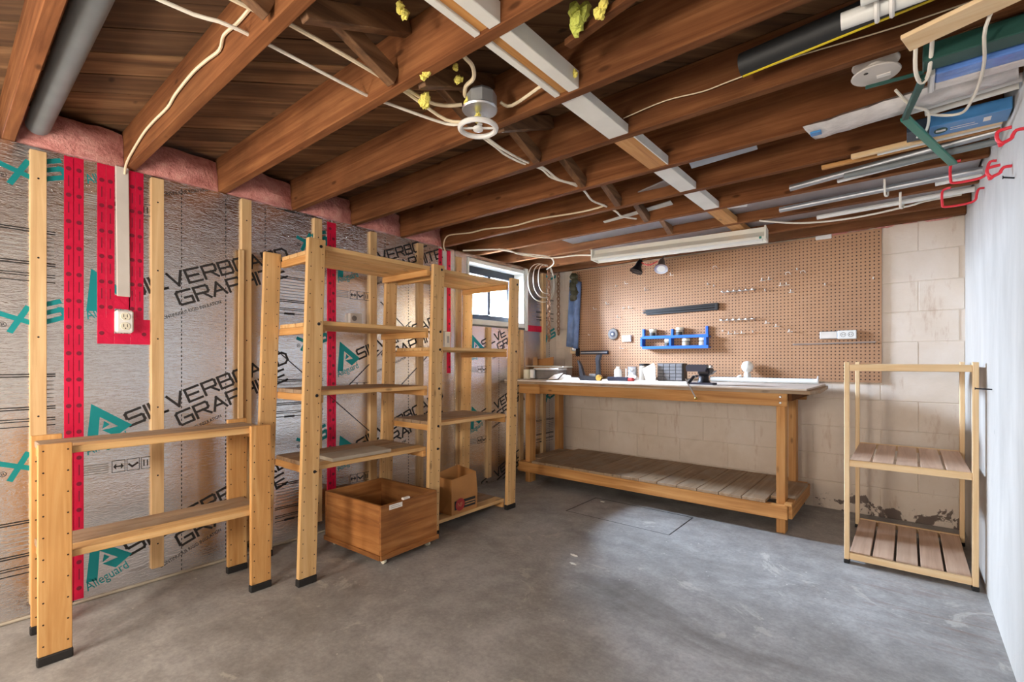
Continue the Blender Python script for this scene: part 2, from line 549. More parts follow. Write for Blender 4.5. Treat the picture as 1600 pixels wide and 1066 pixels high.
    def prism(s, poly, o, u_, v_, th):
        """poly in (u,v) at o, extruded by vector u x v * th (both faces)"""
        o, u_, v_ = Vector(o), Vector(u_), Vector(v_)
        w_ = u_.cross(v_).normalized() * th
        n = len(poly)
        a_ = [o + u_ * x + v_ * y for x, y in poly]
        vs = a_ + [q + w_ for q in a_]
        fs = [tuple(range(n - 1, -1, -1)), tuple(range(n, 2 * n))]
        fs += [(i, (i + 1) % n, n + (i + 1) % n, n + i) for i in range(n)]
        return s.add(vs, fs)

    def disc(s, c, nrm, r, n=8):
        ax = Vector(nrm).normalized(); u_ = ax.orthogonal().normalized(); w_ = ax.cross(u_); c = Vector(c)
        return s.add([c + (u_ * math.cos(2 * math.pi * k / n) + w_ * math.sin(2 * math.pi * k / n)) * r for k in range(n)], [tuple(range(n))])

    def blob(s, c, rx, ry, rz, n=8, m_=6, jit=.25, seed=0):
        rg = random.Random(seed)
        vs, fs = [(c[0], c[1], c[2] - rz)], []
        for i in range(1, m_):
            th = math.pi * i / m_
            for k in range(n):
                an = 2 * math.pi * k / n
                q = 1 + rg.uniform(-jit, jit)
                vs.append((c[0] + rx * q * math.sin(th) * math.cos(an), c[1] + ry * q * math.sin(th) * math.sin(an), c[2] - rz * q * math.cos(th)))
        vs.append((c[0], c[1], c[2] + rz))
        for k in range(n): fs.append((0, 1 + (k + 1) % n, 1 + k))
        for i in range(m_ - 2):
            for k in range(n):
                fs.append((1 + i * n + k, 1 + i * n + (k + 1) % n, 1 + (i + 1) * n + (k + 1) % n, 1 + (i + 1) * n + k))
        t = len(vs) - 1; b_ = 1 + (m_ - 2) * n
        for k in range(n): fs.append((t, b_ + k, b_ + (k + 1) % n))
        return s.add(vs, fs)

    def build(s, name, mat, parent=None, smooth=False):
        mat = MATS[mat] if isinstance(mat, str) else mat
        lo = [min(q[i] for q in s.v) for i in range(3)]; hi = [max(q[i] for q in s.v) for i in range(3)]
        c = Vector([(lo[i] + hi[i]) / 2 for i in range(3)])
        vs = [(q[0] - c.x, q[1] - c.y, q[2] - c.z) for q in s.v]
        key = (mat.name, smooth, tuple(tuple(round(x, 4) for x in q) for q in vs), tuple(s.f)) if len(vs) < 60 else None
        me = CACHE.get(key) if key else None
        if me is None:
            me = bpy.data.meshes.new(name)
            me.from_pydata(vs, [], s.f)
            me.materials.append(mat)
            if smooth:
                me.polygons.foreach_set('use_smooth', [True] * len(me.polygons))
                try: me.set_sharp_from_angle(angle=R(40))
                except Exception: pass
            me.update()
            if key: CACHE[key] = me
        o = bpy.data.objects.new(name, me)
        COL.objects.link(o)
        WL[o.name] = c
        if parent is not None:
            o.parent = parent
            o.location = c - WL[parent.name]
        else:
            o.location = c
        return o


def tag(o, label, cat, group=None, kind=None):
    if label: o['label'] = label
    if cat: o['category'] = cat
    if group: o['group'] = group
    if kind: o['kind'] = kind
    return o


def thing(name, label, cat, loc, group=None, kind=None):
    o = bpy.data.objects.new(name, None)
    o.empty_display_size = .1
    o.location = loc
    COL.objects.link(o)
    WL[o.name] = Vector(loc)
    return tag(o, label, cat, group, kind)


def stuff(o):
    o['kind'] = 'stuff'
    return o


# lettering ----------------------------------------------------------------
GL = {
    'S': [[(1, .98), (.12, .98), (0, .88), (0, .60), (.10, .5), (.90, .5), (1, .42), (1, .12), (.9, 0), (0, 0)]],
    'I': [[(0, 0), (0, 1)]],
    'L': [[(0, 1), (0, 0), (.95, 0)]],
    'V': [[(0, 1), (.5, 0), (1, 1)]],
    'E': [[(1, 1), (0, 1), (0, 0), (1, 0)], [(0, .5), (.85, .5)]],
    'R': [[(0, 0), (0, 1), (.9, 1), (1, .9), (1, .58), (.9, .48), (0, .48)], [(.55, .48), (1.02, 0)]],
    'B': [[(0, 0), (0, 1), (.86, 1), (.95, .9), (.95, .6), (.86, .52), (0, .52)], [(.86, .52), (1, .4), (1, .1), (.9, 0), (0, 0)]],
    'O': [[(.12, 0), (.88, 0), (1, .12), (1, .88), (.88, 1), (.12, 1), (0, .88), (0, .12), (.12, 0)]],
    'A': [[(0, 0), (.5, 1), (1, 0)], [(.2, .34), (.8, .34)]],
    'D': [[(0, 0), (0, 1), (.7, 1), (1, .75), (1, .25), (.7, 0), (0, 0)]],
    'G': [[(1, 1), (.12, 1), (0, .88), (0, .12), (.12, 0), (1, 0), (1, .46), (.5, .46)]],
    'P': [[(0, 0), (0, 1), (.9, 1), (1, .9), (1, .54), (.9, .44), (0, .44)]],
    'H': [[(0, 0), (0, 1)], [(1, 0), (1, 1)], [(0, .5), (1, .5)]],
    'T': [[(0, 1), (1, 1)], [(.5, 0), (.5, 1)]],
    'X': [[(0, 0), (1, 1)], [(0, 1), (1, 0)]],
}


class Print:
    """flat print on the plane of a wall: o + u*x + v*y"""

    def __init__(s, o, u_, v_):
        s.o, s.u, s.v, s.m = Vector(o), Vector(u_), Vector(v_), MB()

    def poly(s, pts):
        w_ = s.u.cross(s.v).normalized() * (.00006 * (len(s.m.f) % 7))
        s.m.add([s.o + s.u * x + s.v * y + w_ for x, y in pts], [tuple(range(len(pts)))])

    def line(s, a_, b_, w_):
        ax, ay = a_; bx, by = b_
        dx, dy = bx - ax, by - ay
        l_ = math.hypot(dx, dy) or 1
        dx, dy = dx / l_ * w_ / 2, dy / l_ * w_ / 2
        s.poly([(ax - dx + dy, ay - dy - dx), (bx + dx + dy, by + dy - dx), (bx + dx - dy, by + dy + dx), (ax - dx - dy, ay - dy + dx)])

    def strokes(s, text, x, y, h, w_, gap, th, ang, clip=None):
        ca, sa = math.cos(ang), math.sin(ang)
        cx = 0
        for ch in text:
            ww = 0 if ch == 'I' else w_
            if ch == ' ':
                cx += w_ * .6; continue
            for pl in GL[ch]:
                q = [((cx + px * ww), py * h) for px, py in pl]
                q = [(x + a_ * ca - b_ * sa, y + a_ * sa + b_ * ca) for a_, b_ in q]
                for i in range(len(q) - 1):
                    if clip and max(q[i][0], q[i + 1][0]) > clip: continue
                    s.line(q[i], q[i + 1], th)
            cx += ww + gap
        return cx

    def text(s, txt, x, y, size, ang=0., sx_=1.0):
        cu = bpy.data.curves.new('t', 'FONT'); cu.body = txt; cu.size = size
        ob = bpy.data.objects.new('t', cu); COL.objects.link(ob)
        dg = bpy.context.evaluated_depsgraph_get()
        me = bpy.data.meshes.new_from_object(ob.evaluated_get(dg))
        ca, sa = math.cos(ang), math.sin(ang)
        n = len(s.m.v)
        for q in me.vertices:
            a_, b_ = q.co.x * sx_, q.co.y
            xx, yy = x + a_ * ca - b_ * sa, y + a_ * sa + b_ * ca
            s.m.v.append(tuple(s.o + s.u * xx + s.v * yy))
        for f in me.polygons:
            s.m.f.append(tuple(n + i for i in f.vertices))
        bpy.data.meshes.remove(me); bpy.data.objects.remove(ob); bpy.data.curves.remove(cu)

    def build(s, name, mat, parent):
        return s.m.build(name, mat, parent)


# ==================================================================== SETTING
RX, RY0, RY1, H = 3.178, -2.3, 4.248, 2.022      # right wall, near wall, back wall, joist underside
JT, JH, SP = .041, .190, .4064
JY = lambda k: 1.0336 + SP * k                     # far edge of joist k
ZS = H + JH                                        # underside of subfloor

# floor -------------------------------------------------------------------
HX0, HX1, HY0, HY1 = .955, 1.735, 2.955, 3.40
fm = MB()
fm.box(-.3, RX + .2, RY0 - .2, HY0, -.15, 0); fm.box(-.3, RX + .2, HY1, RY1 + .2, -.15, 0)
fm.box(-.3, HX0, HY0, HY1, -.15, 0); fm.box(HX1, RX + .2, HY0, HY1, -.15, 0)
floor = fm.build('floor', 'concrete_floor')
tag(floor, 'stained grey concrete cellar floor', None, kind='structure')
hm = MB().box(HX0 + .009, HX1 - .009, HY0 + .009, HY1 - .009, -.04, -.0006, .0005)
ho = hm.build('floor_hatch', 'concrete_floor')
tag(ho, 'flush rectangular hatch set in the concrete floor before the workbench', 'hatch')
hf = MB()  # black strips filling the gap round the hatch, painted in as its shade
for q in ((HX0 + .0005, HX1 - .0005, HY0 + .0005, HY0 + .0085), (HX0 + .0005, HX1 - .0005, HY1 - .0085, HY1 - .0005), (HX0 + .0005, HX0 + .0085, HY0 + .0085, HY1 - .0085), (HX1 - .0085, HX1 - .0005, HY0 + .0085, HY1 - .0085)):
    hf.box(*q, -.04, -.0002)
hf.build('hatch_frame', 'black_plastic', ho)

g_ = MB().box(-9, -.33, -8, 12, 1.20, 1.36).build('outside_ground', 'bare_concrete')  # unseen slab, added to block sky light from below
tag(g_, 'unseen ground outside the cellar window', None, kind='structure')

# right and near walls ------------------------------------------------------
wr = MB().box(RX, RX + .2, RY0 - .2, RY1 + .2, -.1, ZS).build('wall_right', 'parged_white')
tag(wr, 'white parged masonry wall along the right side', None, kind='structure')
wf = MB().box(-.3, RX, RY0 - .2, RY0, -.1, ZS).build('wall_front', 'parged_white')
tag(wf, 'white painted wall behind the photographer', None, kind='structure')

# back wall of painted blocks ----------------------------------------------
wb = MB().box(-.3, RX, RY1 + .004, RY1 + .2, -.1, ZS).build('wall_back', 'painted_block')
tag(wb, 'cream painted concrete block wall behind the workbench', None, kind='structure')
CH = .205
for c_ in range(11):
    z0, z1 = c_ * CH, min(ZS, (c_ + 1) * CH)
    if z1 - z0 < .05: continue
    x = -.30 + (0 if c_ % 2 else -.203)
    while x < RX:
        a_, b_ = max(-.02, x), min(RX, x + .406)
        if b_ - a_ > .03:
            MB().box(a_ + .0012, b_ - .0012, RY1 - random.choice((0, .0008, .0014)), RY1 + .05, z0 + .0012, z1 - .0012, .003).build('block', 'painted_block', wb)
        x += .406

# left wall: concrete, foil panels, strapping, tape --------------------------
WY0, WY1, WZ0, WZ1 = 2.90, 3.69, 1.42, 1.985
wm = MB()
wm.box(-.32, -.052, RY0 - .2, WY0, -.1, H - .005); wm.box(-.32, -.052, WY1, RY1 + .2, -.1, H - .005)
wm.box(-.32, -.052, WY0, WY1, -.1, WZ0); wm.box(-.32, -.052, WY0, WY1, WZ1, H - .005)
wl = wm.build('wall_left', 'bare_concrete')
tag(wl, 'concrete left wall lined with foil insulation boards', None, kind='structure')

EPS = .0012
ANG = R(22)


def foil_print(panel, y0, y1, zmax, rows, dashes=True, table=True, zlo=0.0, lead=True):
    bk, te, gy = (Print((EPS, 0, 0), (0, 1, 0), (0, 0, 1)) for _ in range(3))
    gy.o.x = EPS * .9
    ca, sa = math.cos(ANG), math.sin(ANG)
    for zr in rows:
        if lead:
            # teal triangular emblem
            ax, az = y0 + .060, zr + .115
            if az < zmax + .1 and az > -.05:
                P_ = lambda x, z: (ax + x, az + z)
                te.poly([P_(0, 0), P_(-.017, -.195), P_(.022, -.195), P_(.030, -.062)])
                te.poly([P_(0, 0), P_(.030, -.062), P_(.098, -.112), P_(.150, -.110)])
                te.poly([P_(.150, -.110), P_(.098, -.112), P_(.040, -.125), P_(.088, -.158)])
                te.poly([P_(.046, -.082), P_(.040, -.118), P_(.066, -.100)])
            te.text('Alleguard', y0 + .048, zr - .120, .060, ANG, .72)
            if zr > -.05:
                bk.strokes('SILVERBOARD', y0 + .205, zr, .066, .064, .0185, .0115, ANG)
            bk.strokes('GRAPHITE', y0 + .412, zr - .020, .066, .066, .0185, .0115, ANG)
            bk.text('CONTINUOUS RIGID INSULATION', y0 + .325, zr - .105, .024, ANG, .80)
            # handling icons
            zi = zr - .215
            for i in range(3):
                a_ = y0 + .135 + i * .056
                for q in (((a_, zi), (a_ + .048, zi)), ((a_ + .048, zi), (a_ + .048, zi + .055)), ((a_ + .048, zi + .055), (a_, zi + .055)), ((a_, zi + .055), (a_, zi))):
                    bk.line(q[0], q[1], .0022)
            a_ = y0 + .135
            bk.line((a_ + .010, zi + .027), (a_ + .038, zi + .027), .006)
            bk.poly([(a_ + .004, zi + .027), (a_ + .015, zi + .013), (a_ + .015, zi + .041)])
            bk.poly([(a_ + .044, zi + .027), (a_ + .033, zi + .041), (a_ + .033, zi + .013)])
            a_ += .056
            bk.line((a_ + .008, zi + .030), (a_ + .020, zi + .018), .008); bk.line((a_ + .020, zi + .018), (a_ + .040, zi + .032), .008)
            a_ += .056
            for dx in (.010, .024, .038):
                bk.line((a_ + dx, zi + .014), (a_ + dx, zi + .040), .004)
            for i in range(5):
                gy.line((y0 + .030, zi + .006 + i * .010), (y0 + .120, zi + .006 + i * .010), .0045)
        # teal XS at the panel's far end
        if table:
            bk.text('®', y1 - .225, zr + .395, .03, ANG)
            te.strokes('XS', y1 - .195, zr + .385, .072, .080, .024, .020, ANG)
            # specification table
            zt = zr + .19
            for dz, wd in ((0, .009), (-.140, .009), (-.190, .007), (-.212, .007)):
                for off in (0, .010) if dz > -.2 else (0,):
                    bk.line((y1 - .36, zt + dz + off), (y1 - .062, zt + dz + off), wd * .55)
            bk.line((y1 - .30, zt - .212), (y1 - .25, zt - .212), .012)
            for i in range(6):
                gy.line((y1 - .355, zt - .020 - i * .018), (y1 - .066, zt - .020 - i * .018), .004)
    if dashes:
        for d_ in (.415, .623, .832):
            yy = y0 + d_
            if yy > y1 - .05: continue
            z = .02
            while z < zmax - .02:
                bk.line((yy, z), (yy, z + .008), .0035)
                z += .022

    def clip(pr):
        keep, rem = [], {}
        vs = pr.m.v
        fs = [f for f in pr.m.f if all(zlo < vs[i][2] < zmax - .002 and y0 + .001 < vs[i][1] < y1 - .001 for i in f)]
        used = sorted({i for f in fs for i in f}); mp_ = {a_: b_ for b_, a_ in enumerate(used)}
        pr.m.v = [vs[i] for i in used]; pr.m.f = [tuple(mp_[i] for i in f) for f in fs]
        return bool(fs)
    if clip(bk): bk.build('black_lettering', 'ink_black', panel)
    if clip(te): te.build('teal_lettering', 'ink_teal', panel)
    if clip(gy): gy.build('small_print', 'ink_grey', panel)


def frows(base, n0=-1, n1=3, per=.622):
    return [base + per * i for i in range(n0, n1)]


def foil(y0, y1, z1, rows, z0=.004, **k):
    p_ = MB().box(-.050, 0, y0 + .0015, y1 - .0015, z0, z1, .002).build('foil_panel', 'foil', wl)
    foil_print(p_, y0, y1, z1, rows, zlo=z0, **k)
    return p_


TOP = H - .003
foil(-2.25, -.82, TOP, [], dashes=False)
foil(-.82, .403, TOP, frows(.84))
foil(.403, 1.653, TOP, frows(.785))
foil(1.653, 2.755, TOP, frows(1.112, -2, 3), table=False)
foil(2.755, 2.895, TOP, [], dashes=False)
foil(2.895, 3.695, 1.405, frows(1.245 - .03, -2, 2), table=False)
foil(3.695, 4.246, TOP, frows(.92, -1, 2), lead=False)
MB().box(-.05, -.002, 2.895, 3.695, 1.990, TOP).build('foil_strip', 'foil', wl)

for (y, z0, z1) in ((.262, .06, 2.0), (.686, .07, 2.006), (1.101, .08, 2.01), (1.527, .08, 2.0), (1.934, .07, 2.0),
                    (2.354, .08, 2.0), (2.764, .06, 1.965), (3.135, .06, 1.40), (3.60, .05, 1.40), (3.972, .03, 2.0), (-.15, .06, 2.0), (-.56, .06, 2.0)):
    st_ = MB().box(0, .019, y, y + .052, z0, z1, .0015).build('furring_strip', STRAP[2], wl)
    sc_ = MB()
    for i in range(6):
        sc_.disc((.0194, y + .026, z0 + .12 + i * (z1 - z0 - .24) / 5), (1, 0, 0), .004)
    stuff(sc_.build('screw_head', 'black_iron', st_))


def tape(y0, y1, z0, z1, rolls, x=.0025, marks=True, mat='tape_red'):
    t = MB().box(.0004, x, y0, y1, z0, z1, .0006).build('seam_tape', mat, wl)
    if marks and rolls:
        mk = MB()
        for j, ry in enumerate(rolls):
            z = z0 + .05 + j * .055
            while z < z1 - .03:
                mk.disc((x + .0006, ry, z), (1, 0, 0), .0095, 12)
                z += .118
            pr = Print((x + .0006, 0, 0), (0, 1, 0), (0, 0, 1))
            z = z0 + .09 + j * .055
            while z < z1 - .08:
                pr.line((ry, z), (ry, z + .045), .0035)
                z += .118
            mk.add(pr.m.v, pr.m.f)
        if mk.v: stuff(mk.build('tape_print', 'tape_ink', t))
    return t


tape(.371, .402, .02, 2.012, (.386,)); tape(.404, .437, .02, 2.014, (.421,))
tape(1.622, 1.684, .02, 2.0, (1.642, 1.664))
tape(.484, .515, 1.30, 2.016, (.500,)); tape(.516, .547, 1.30, 2.016, (.531,))
tape(.600, .626, 1.30, 2.016, (.613,)); tape(.627, .658, 1.30, 2.016, (.643,))
tape(.484, .545, 1.178, 1.30, (.500,)); tape(.607, .684, 1.178, 1.30, (.66,)); tape(.546, .606, 1.178, 1.228, ()); tape(.546, .606, 1.345, 1.41, ())
tape(2.665, 2.705, 1.00, 2.0, (2.69,)); tape(2.575, 2.612, 1.84, 2.0, (2.593,)); tape(2.575, 2.664, 1.17, 1.205, ()); tape(2.565, 2.612, 1.36, 1.40, ())
tape(3.74, 3.97, 1.395, 1.455, (3.8,))
MB().box(.0005, .012, -.8, 2.75, 0, .014, .005).build('base_bead', 'grey_board', wl)
# fine diagonal wires strapped over the foil
for a_, b_ in (((0.004, 1.27, 1.19), (0.004, 1.95, .60)), ((0.004, 1.76, .92), (0.004, 2.30, 1.40)), ((0.004, 2.03, 1.52), (0.004, 2.33, 1.28)), ((0.004, 2.1, .83), (0.004, 2.5, 1.17))):
    MB().tube([a_, b_], .002, 5).build('cross_wire', 'ink_black', wl)

# ceiling: subfloor planks, joists, blocking, bridging ------------------------
cl = MB().box(-.32, RX + .2, RY0 - .2, RY1 + .2, ZS + .024, ZS + .10).build('ceiling', 'bare_concrete')
tag(cl, 'open joist ceiling with diagonal subfloor boards', None, kind='structure')


def clip_poly(poly, rect):
    x0, x1, y0, y1 = rect
    for (nx, ny, d_) in ((1, 0, -x0), (-1, 0, x1), (0, 1, -y0), (0, -1, y1)):
        out = []
        for i in range(len(poly)):
            a_, b_ = poly[i], poly[(i + 1) % len(poly)]
            fa, fb = nx * a_[0] + ny * a_[1] + d_, nx * b_[0] + ny * b_[1] + d_
            if fa >= 0: out.append(a_)
            if fa * fb < 0:
                t = fa / (fa - fb); out.append((a_[0] + (b_[0] - a_[0]) * t, a_[1] + (b_[1] - a_[1]) * t))
        poly = out
        if len(poly) < 3: return None
    return poly


DIAG = wood('subfloor_diag', (srgb(66, 44, 26), srgb(104, 74, 48), srgb(134, 102, 70)), 0, spread=.38, rough=.8, scale=.7)
# turn the grain 45 degrees
mpn = [n for n in DIAG.node_tree.nodes if n.type == 'MAPPING'][0]
pre = DIAG.node_tree.nodes.new('ShaderNodeVectorRotate'); pre.rotation_type = 'Z_AXIS'; pre.inputs['Angle'].default_value = R(-45)
src = mpn.inputs['Vector'].links[0].from_socket
DIAG.node_tree.links.new(src, pre.inputs['Vector']); DIAG.node_tree.links.new(pre.outputs[0], mpn.inputs['Vector'])
pw = .140
t = -6.2
while t < 4.5:
    # strip between offsets t and t+pw along (-1,1)/sqrt2
    d_, n_ = Vector((1, 1)) / math.sqrt(2), Vector((-1, 1)) / math.sqrt(2)
    a_, b_ = n_ * (t + .0025), n_ * (t + pw - .0025)
    poly = [tuple(a_ - d_ * 12), tuple(a_ + d_ * 12), tuple(b_ + d_ * 12), tuple(b_ - d_ * 12)]
    poly = clip_poly(poly, (-.30, RX, RY0, RY1 + .05))
    if poly:
        MB().prism(poly, (0, 0, ZS + random.uniform(0, .003)), (1, 0, 0), (0, 1, 0), .020).build('subfloor_board', DIAG, cl)
    t += pw

for k in range(-8, 9):
    y1 = JY(k) if k < 8 else 4.171
    MB().box(-.28, RX - .002, y1 - JT, y1, H + random.uniform(-.002, .003), ZS - .0005, .003).build('joist', JOIST[0], cl)
MB().box(-.30, -.262, RY0, RY1 + .04, H, ZS - .001).build('rim_joist', JOIST[1], cl)

# flat blocking between joists (x about 1.93..2.02), some painted white
for k in range(-1, 7):
    ya, yb = JY(k), JY(k + 1) - JT
    if k == 6: yb = JY(7) - JT
    if k in (-1, 0):
        MB().box(1.930, 1.953, ya, yb, H + .003, H + .060, .002).build('blocking', 'white_paint', cl)
        MB().box(1.9535, 1.9875, ya, yb, H + .010, H + .095, .002).build('blocking', BENCHW[1], cl)
        MB().box(1.988, 2.030, ya, yb, H + .002, H + .062, .002).build('blocking', 'white_paint', cl)
    else:
        white = k in (1, 3, 4)
        MB().box(1.926, 2.014, ya, yb, H + .004, H + .042, .002).build('blocking', 'white_paint' if white else BENCHW[1], cl)
        if k == 2:
            MB().box(2.0145, 2.020, ya, yb, H + .004, H + .044).build('white_edge', 'white_paint', cl)
# cross bridging
for k in range(-2, 6):
    ya, yb = JY(k), JY(k + 1) - JT
    MB().beam((1.56, ya + .006, ZS - .022), (1.56, yb - .006, H + .022), .056, .036, up=(1, 0, 0)).build('bridging', OLDW[1], cl)
    if k in (-2, -1, 0, 1):
        MB().beam((1.63, ya + .006, H + .022), (1.63, yb - .006, ZS - .022), .056, .036, up=(1, 0, 0)).build('bridging', OLDW[1], cl)
# sheet metal closing the bays beside the back wall
for k, x0 in ((5, .72), (6, .72)):
    MB().box(x0, RX - .01, JY(k) + .001, JY(k + 1) - JT - .001, H + .062, H + .064).build('sheet_metal_pan', 'galvanised', cl)
# thin strip nailed across one bay
MB().beam((2.10, 1.22, H + .03), (2.62, 1.10, H + .03), .03, .02).build('nailer', JOIST[0], cl)

# pink batts on the sill
rim_lab = ['pink fibreglass batt at the left edge above the first red tape', 'pink fibreglass batt just right of the grey cable strip',
           'pink fibreglass batt between two joists above the long black lettering', 'pink fibreglass batt above the tall shelf left end',
           'pink fibreglass batt above the tall shelf middle', 'small pink fibreglass batt left of the window']


def batt(y0, y1, lab, seed, x1=-.012):
    rg = random.Random(seed)
    ny, nz = 9, 7
    m_ = MB()
    vs = []
    for j in range(nz):
        for i in range(ny):
            u_, w_ = i / (ny - 1), j / (nz - 1)
            bul = .05 * math.sin(math.pi * min(1, max(0, u_))) * (0.4 + .6 * math.sin(math.pi * min(1, w_ * .9 + .1)))
            xx = x1 - .020 * w_ + bul * .9 + rg.uniform(-.008, .008)
            vs.append((xx, y0 + (y1 - y0) * u_, H - .001 + (ZS - H - .012) * w_ * (1 - .10 * (rg.random() if j == nz - 1 else 0))))
    fs = [(j * ny + i, j * ny + i + 1, (j + 1) * ny + i + 1, (j + 1) * ny + i) for j in range(nz - 1) for i in range(ny - 1)]
    n = len(vs)
    vs += [(-.255, v_[1], v_[2]) for v_ in vs]
    for i in range(ny - 1):
        fs.append((i + 1, i, n + i, n + i + 1)); a_ = (nz - 1) * ny
        fs.append((a_ + i, a_ + i + 1, n + a_ + i + 1, n + a_ + i))
    for j in range(nz - 1):
        fs.append((j * ny, (j + 1) * ny, n + (j + 1) * ny, n + j * ny)); e_ = ny - 1
        fs.append(((j + 1) * ny + e_, j * ny + e_, n + j * ny + e_, n + (j + 1) * ny + e_))
    m_.add(vs, fs)
    o = m_.build('insulation_batt', 'pink_fibreglass', None, True)
    tag(o, lab, 'insulation', 'pink batts along the sill')


for i, k in enumerate(range(-2, 4)):
    batt(JY(k) + .002, JY(k + 1) - JT - .002, rim_lab[i], 50 + i)
# batt squeezed on top of the back wall
m_ = MB()
for i in range(5):
    m_.blob((2.50 + i * .135, 4.222, 2.052 + .006 * (i % 2)), .085, .020, .026, 10, 6, .15, 70 + i)
o = m_.build('insulation_strip', 'pink_fibreglass', None, True)
tag(o, 'thin strip of pink fibreglass on top of the block wall', 'insulation')

# ------------------------------------------------------------------ window
win = thing('window_1', 'small black framed slider window high in the foil wall', None, (0, 3.295, WZ0), kind='structure')
cm = MB()
cm.box(-.115, .004, WY0 + .001, WY1 - .001, WZ0 + .001, WZ0 + .045, .003)      # sill
o = cm.build('sill', 'white_paint', win)
MB().box(-.115, .006, WY0 + .001, WY0 + .020, WZ0 + .046, WZ1 - .001, .002).build('jamb', 'white_paint', win)
MB().box(-.115, .006, WY1 - .020, WY1 - .001, WZ0 + .046, WZ1 - .001, .002).build('jamb', 'white_paint', win)
MB().box(-.115, .006, WY0 + .021, WY1 - .021, WZ1 - .035, WZ1 - .001, .002).build('head_casing', 'white_paint', win)
MB().box(.0005, .012, WY1 + .001, WY1 + .042, WZ0 - .02, WZ1 + .02, .002).build('casing', 'white_paint', win)
fx0, fx1 = -.175, -.118
MB().box(fx0, fx1, WY0 + .002, WY1 - .002, WZ0 + .002, WZ0 + .105, .003).build('frame_bottom', 'window_black', win)
MB().box(fx0, fx1, WY0 + .002, WY1 - .002, WZ1 - .10, WZ1 - .002, .003).build('frame_top', 'window_black', win)
MB().box(fx0, fx1, WY0 + .002, WY0 + .045, WZ0 + .106, WZ1 - .101, .003).build('frame_side', 'window_black', win)
MB().box(fx0, fx1, WY1 - .045, WY1 - .002, WZ0 + .106, WZ1 - .101, .003).build('frame_side', 'window_black', win)
mu = MB().box(fx0, fx1 + .012, 3.275, 3.315, WZ0 + .106, WZ1 - .101, .003).build('mullion', 'window_black', win)
MB().box(fx1 + .0125, fx1 + .024, 3.288, 3.302, WZ0 + .13, WZ0 + .18, .003).build('latch', 'galvanised', mu)
for a_, b_ in ((WY0 + .046, 3.274), (3.316, WY1 - .046)):
    MB().box(-.150, -.146, a_, b_, WZ0 + .107, WZ1 - .102).build('pane', 'window_glass', win)

# ==================================================================== SHELVING
def leg_holes(parent, x, ys, z0, z1, step, nrm=(1, 0, 0), fn=None, r=.0032):
    m_ = MB()
    z = z0
    while z < z1:
        for y in ys:
            m_.disc((x + .0006 * nrm[0], y + .0006 * nrm[1], z), nrm, r, 7)
        z += step
    if fn: m_.v = [tuple(fn(Vector(q))) for q in m_.v]
    return stuff(m_.build('peg_hole', 'hole_dark', parent))


# low two-tier stand -------------------------------------------------------
ls = thing('low_shelf', 'low two tier pine shelf with black feet against the foil wall', 'shelf', (.345, .655, 0))
for (x, y, hh) in ((.488, .238, .795), (.490, .957, .788), (.186, .249, .797), (.186, .966, .795)):
    lg = MB().box(x - .010, x + .012, y, y + .092, .034, hh, .002).build('leg', PINEY[2], ls)
    MB().box(x - .013, x + .015, y - .003, y + .095, 0, .0335, .004).build('foot', 'foot_black', lg)
    leg_holes(lg, x + .012, (y + .014, y + .080), .07, hh - .02, .078)
for zt in (.778, .388):
    sh = thing('shelf_board', None, None, (.34, .66, zt)); sh.parent = ls; sh.location = Vector((.34, .66, zt)) - WL[ls.name]
    for i in range(3):
        xa = .202 + i * .0925
        MB().box(xa, xa + .0905, .258 + .075 * 0, 1.035, zt - .026, zt, .0025).build('slat', DUSTY[1] if i < 2 else PINE[1], sh)
    for yy in (.262, 1.01):
        MB().box(.200, .474, yy, yy + .022, zt - .062, zt - .0265, .002).build('cleat', PINEY[0], sh)

# tall double shelving ------------------------------------------------------
ts = thing('tall_shelving', 'tall double bay pine shelving of drilled uprights and slatted shelves', 'shelving', (.37, 1.95, 0))
SH = lambda q: Vector((q.x, q.y + .03 * (q.z - 1.7), q.z))
for (y, w_, hh) in ((1.176, .090, 1.708), (1.982, .092, 1.703), (2.741, .092, 1.718)):
    for x in (.604, .118):
        lg = MB().box(x - .008, x + .018, y, y + w_, .036, hh, .002, SH).build('upright', PINE[2], ts)
        MB().box(x - .012, x + .022, y - .003, y + w_ + .003, 0, .0355, .004, SH).build('foot', 'foot_black', lg)
        leg_holes(lg, x + .018, (y + .016, y + w_ - .014), .07, hh - .03, .068, fn=SH)
    # bolts
    for x in (.604,):
        bo = MB()
        for zb in ((1.672, 1.283, .925, .548) if y < 1.9 else (1.675, 1.283, 1.17, .925, .69, .548) if y < 2.5 else (1.675, 1.17, .69)):
            bo.lathe([(.008, 0), (.008, .003), (.005, .005)], (x + .0185, y + w_ * .72, zb), (1, 0, 0), 10)
        bo.v = [tuple(SH(Vector(q))) for q in bo.v]
        stuff(bo.build('bolt', 'black_iron', ts))


def bay(y0, y1, zt, mat_front, mat, ):
    sh = thing('shelf_board', None, None, (.36, (y0 + y1) / 2, zt)); sh.parent = ts
    sh.location = WL[sh.name] - WL[ts.name]
    xs, n = .140, 5
    wd = (.594 - xs) / n
    for i in range(n):
        MB().box(xs + i * wd + .0028, xs + (i + 1) * wd - .0028, y0, y1, zt - .022, zt, .002, SH).build('slat', mat_front if i == n - 1 else mat, sh)
    for yy in (y0 + .002, y1 - .026):
        MB().box(xs - .012, .594, yy, yy + .024, zt - .060, zt - .0225, .002, SH).build('cleat', PINEY[0], sh)


for zt in (1.690, 1.303, .945, .568):
    bay(1.2675, 1.980, zt, PINE[1], PINE[1] if zt > 1.2 else DUSTY[1])
for zt in (1.690, 1.188, .706, .082):
    bay(2.0765, 2.739, zt, PINE[1], PINE[1] if zt > 1 else DUSTY[1])

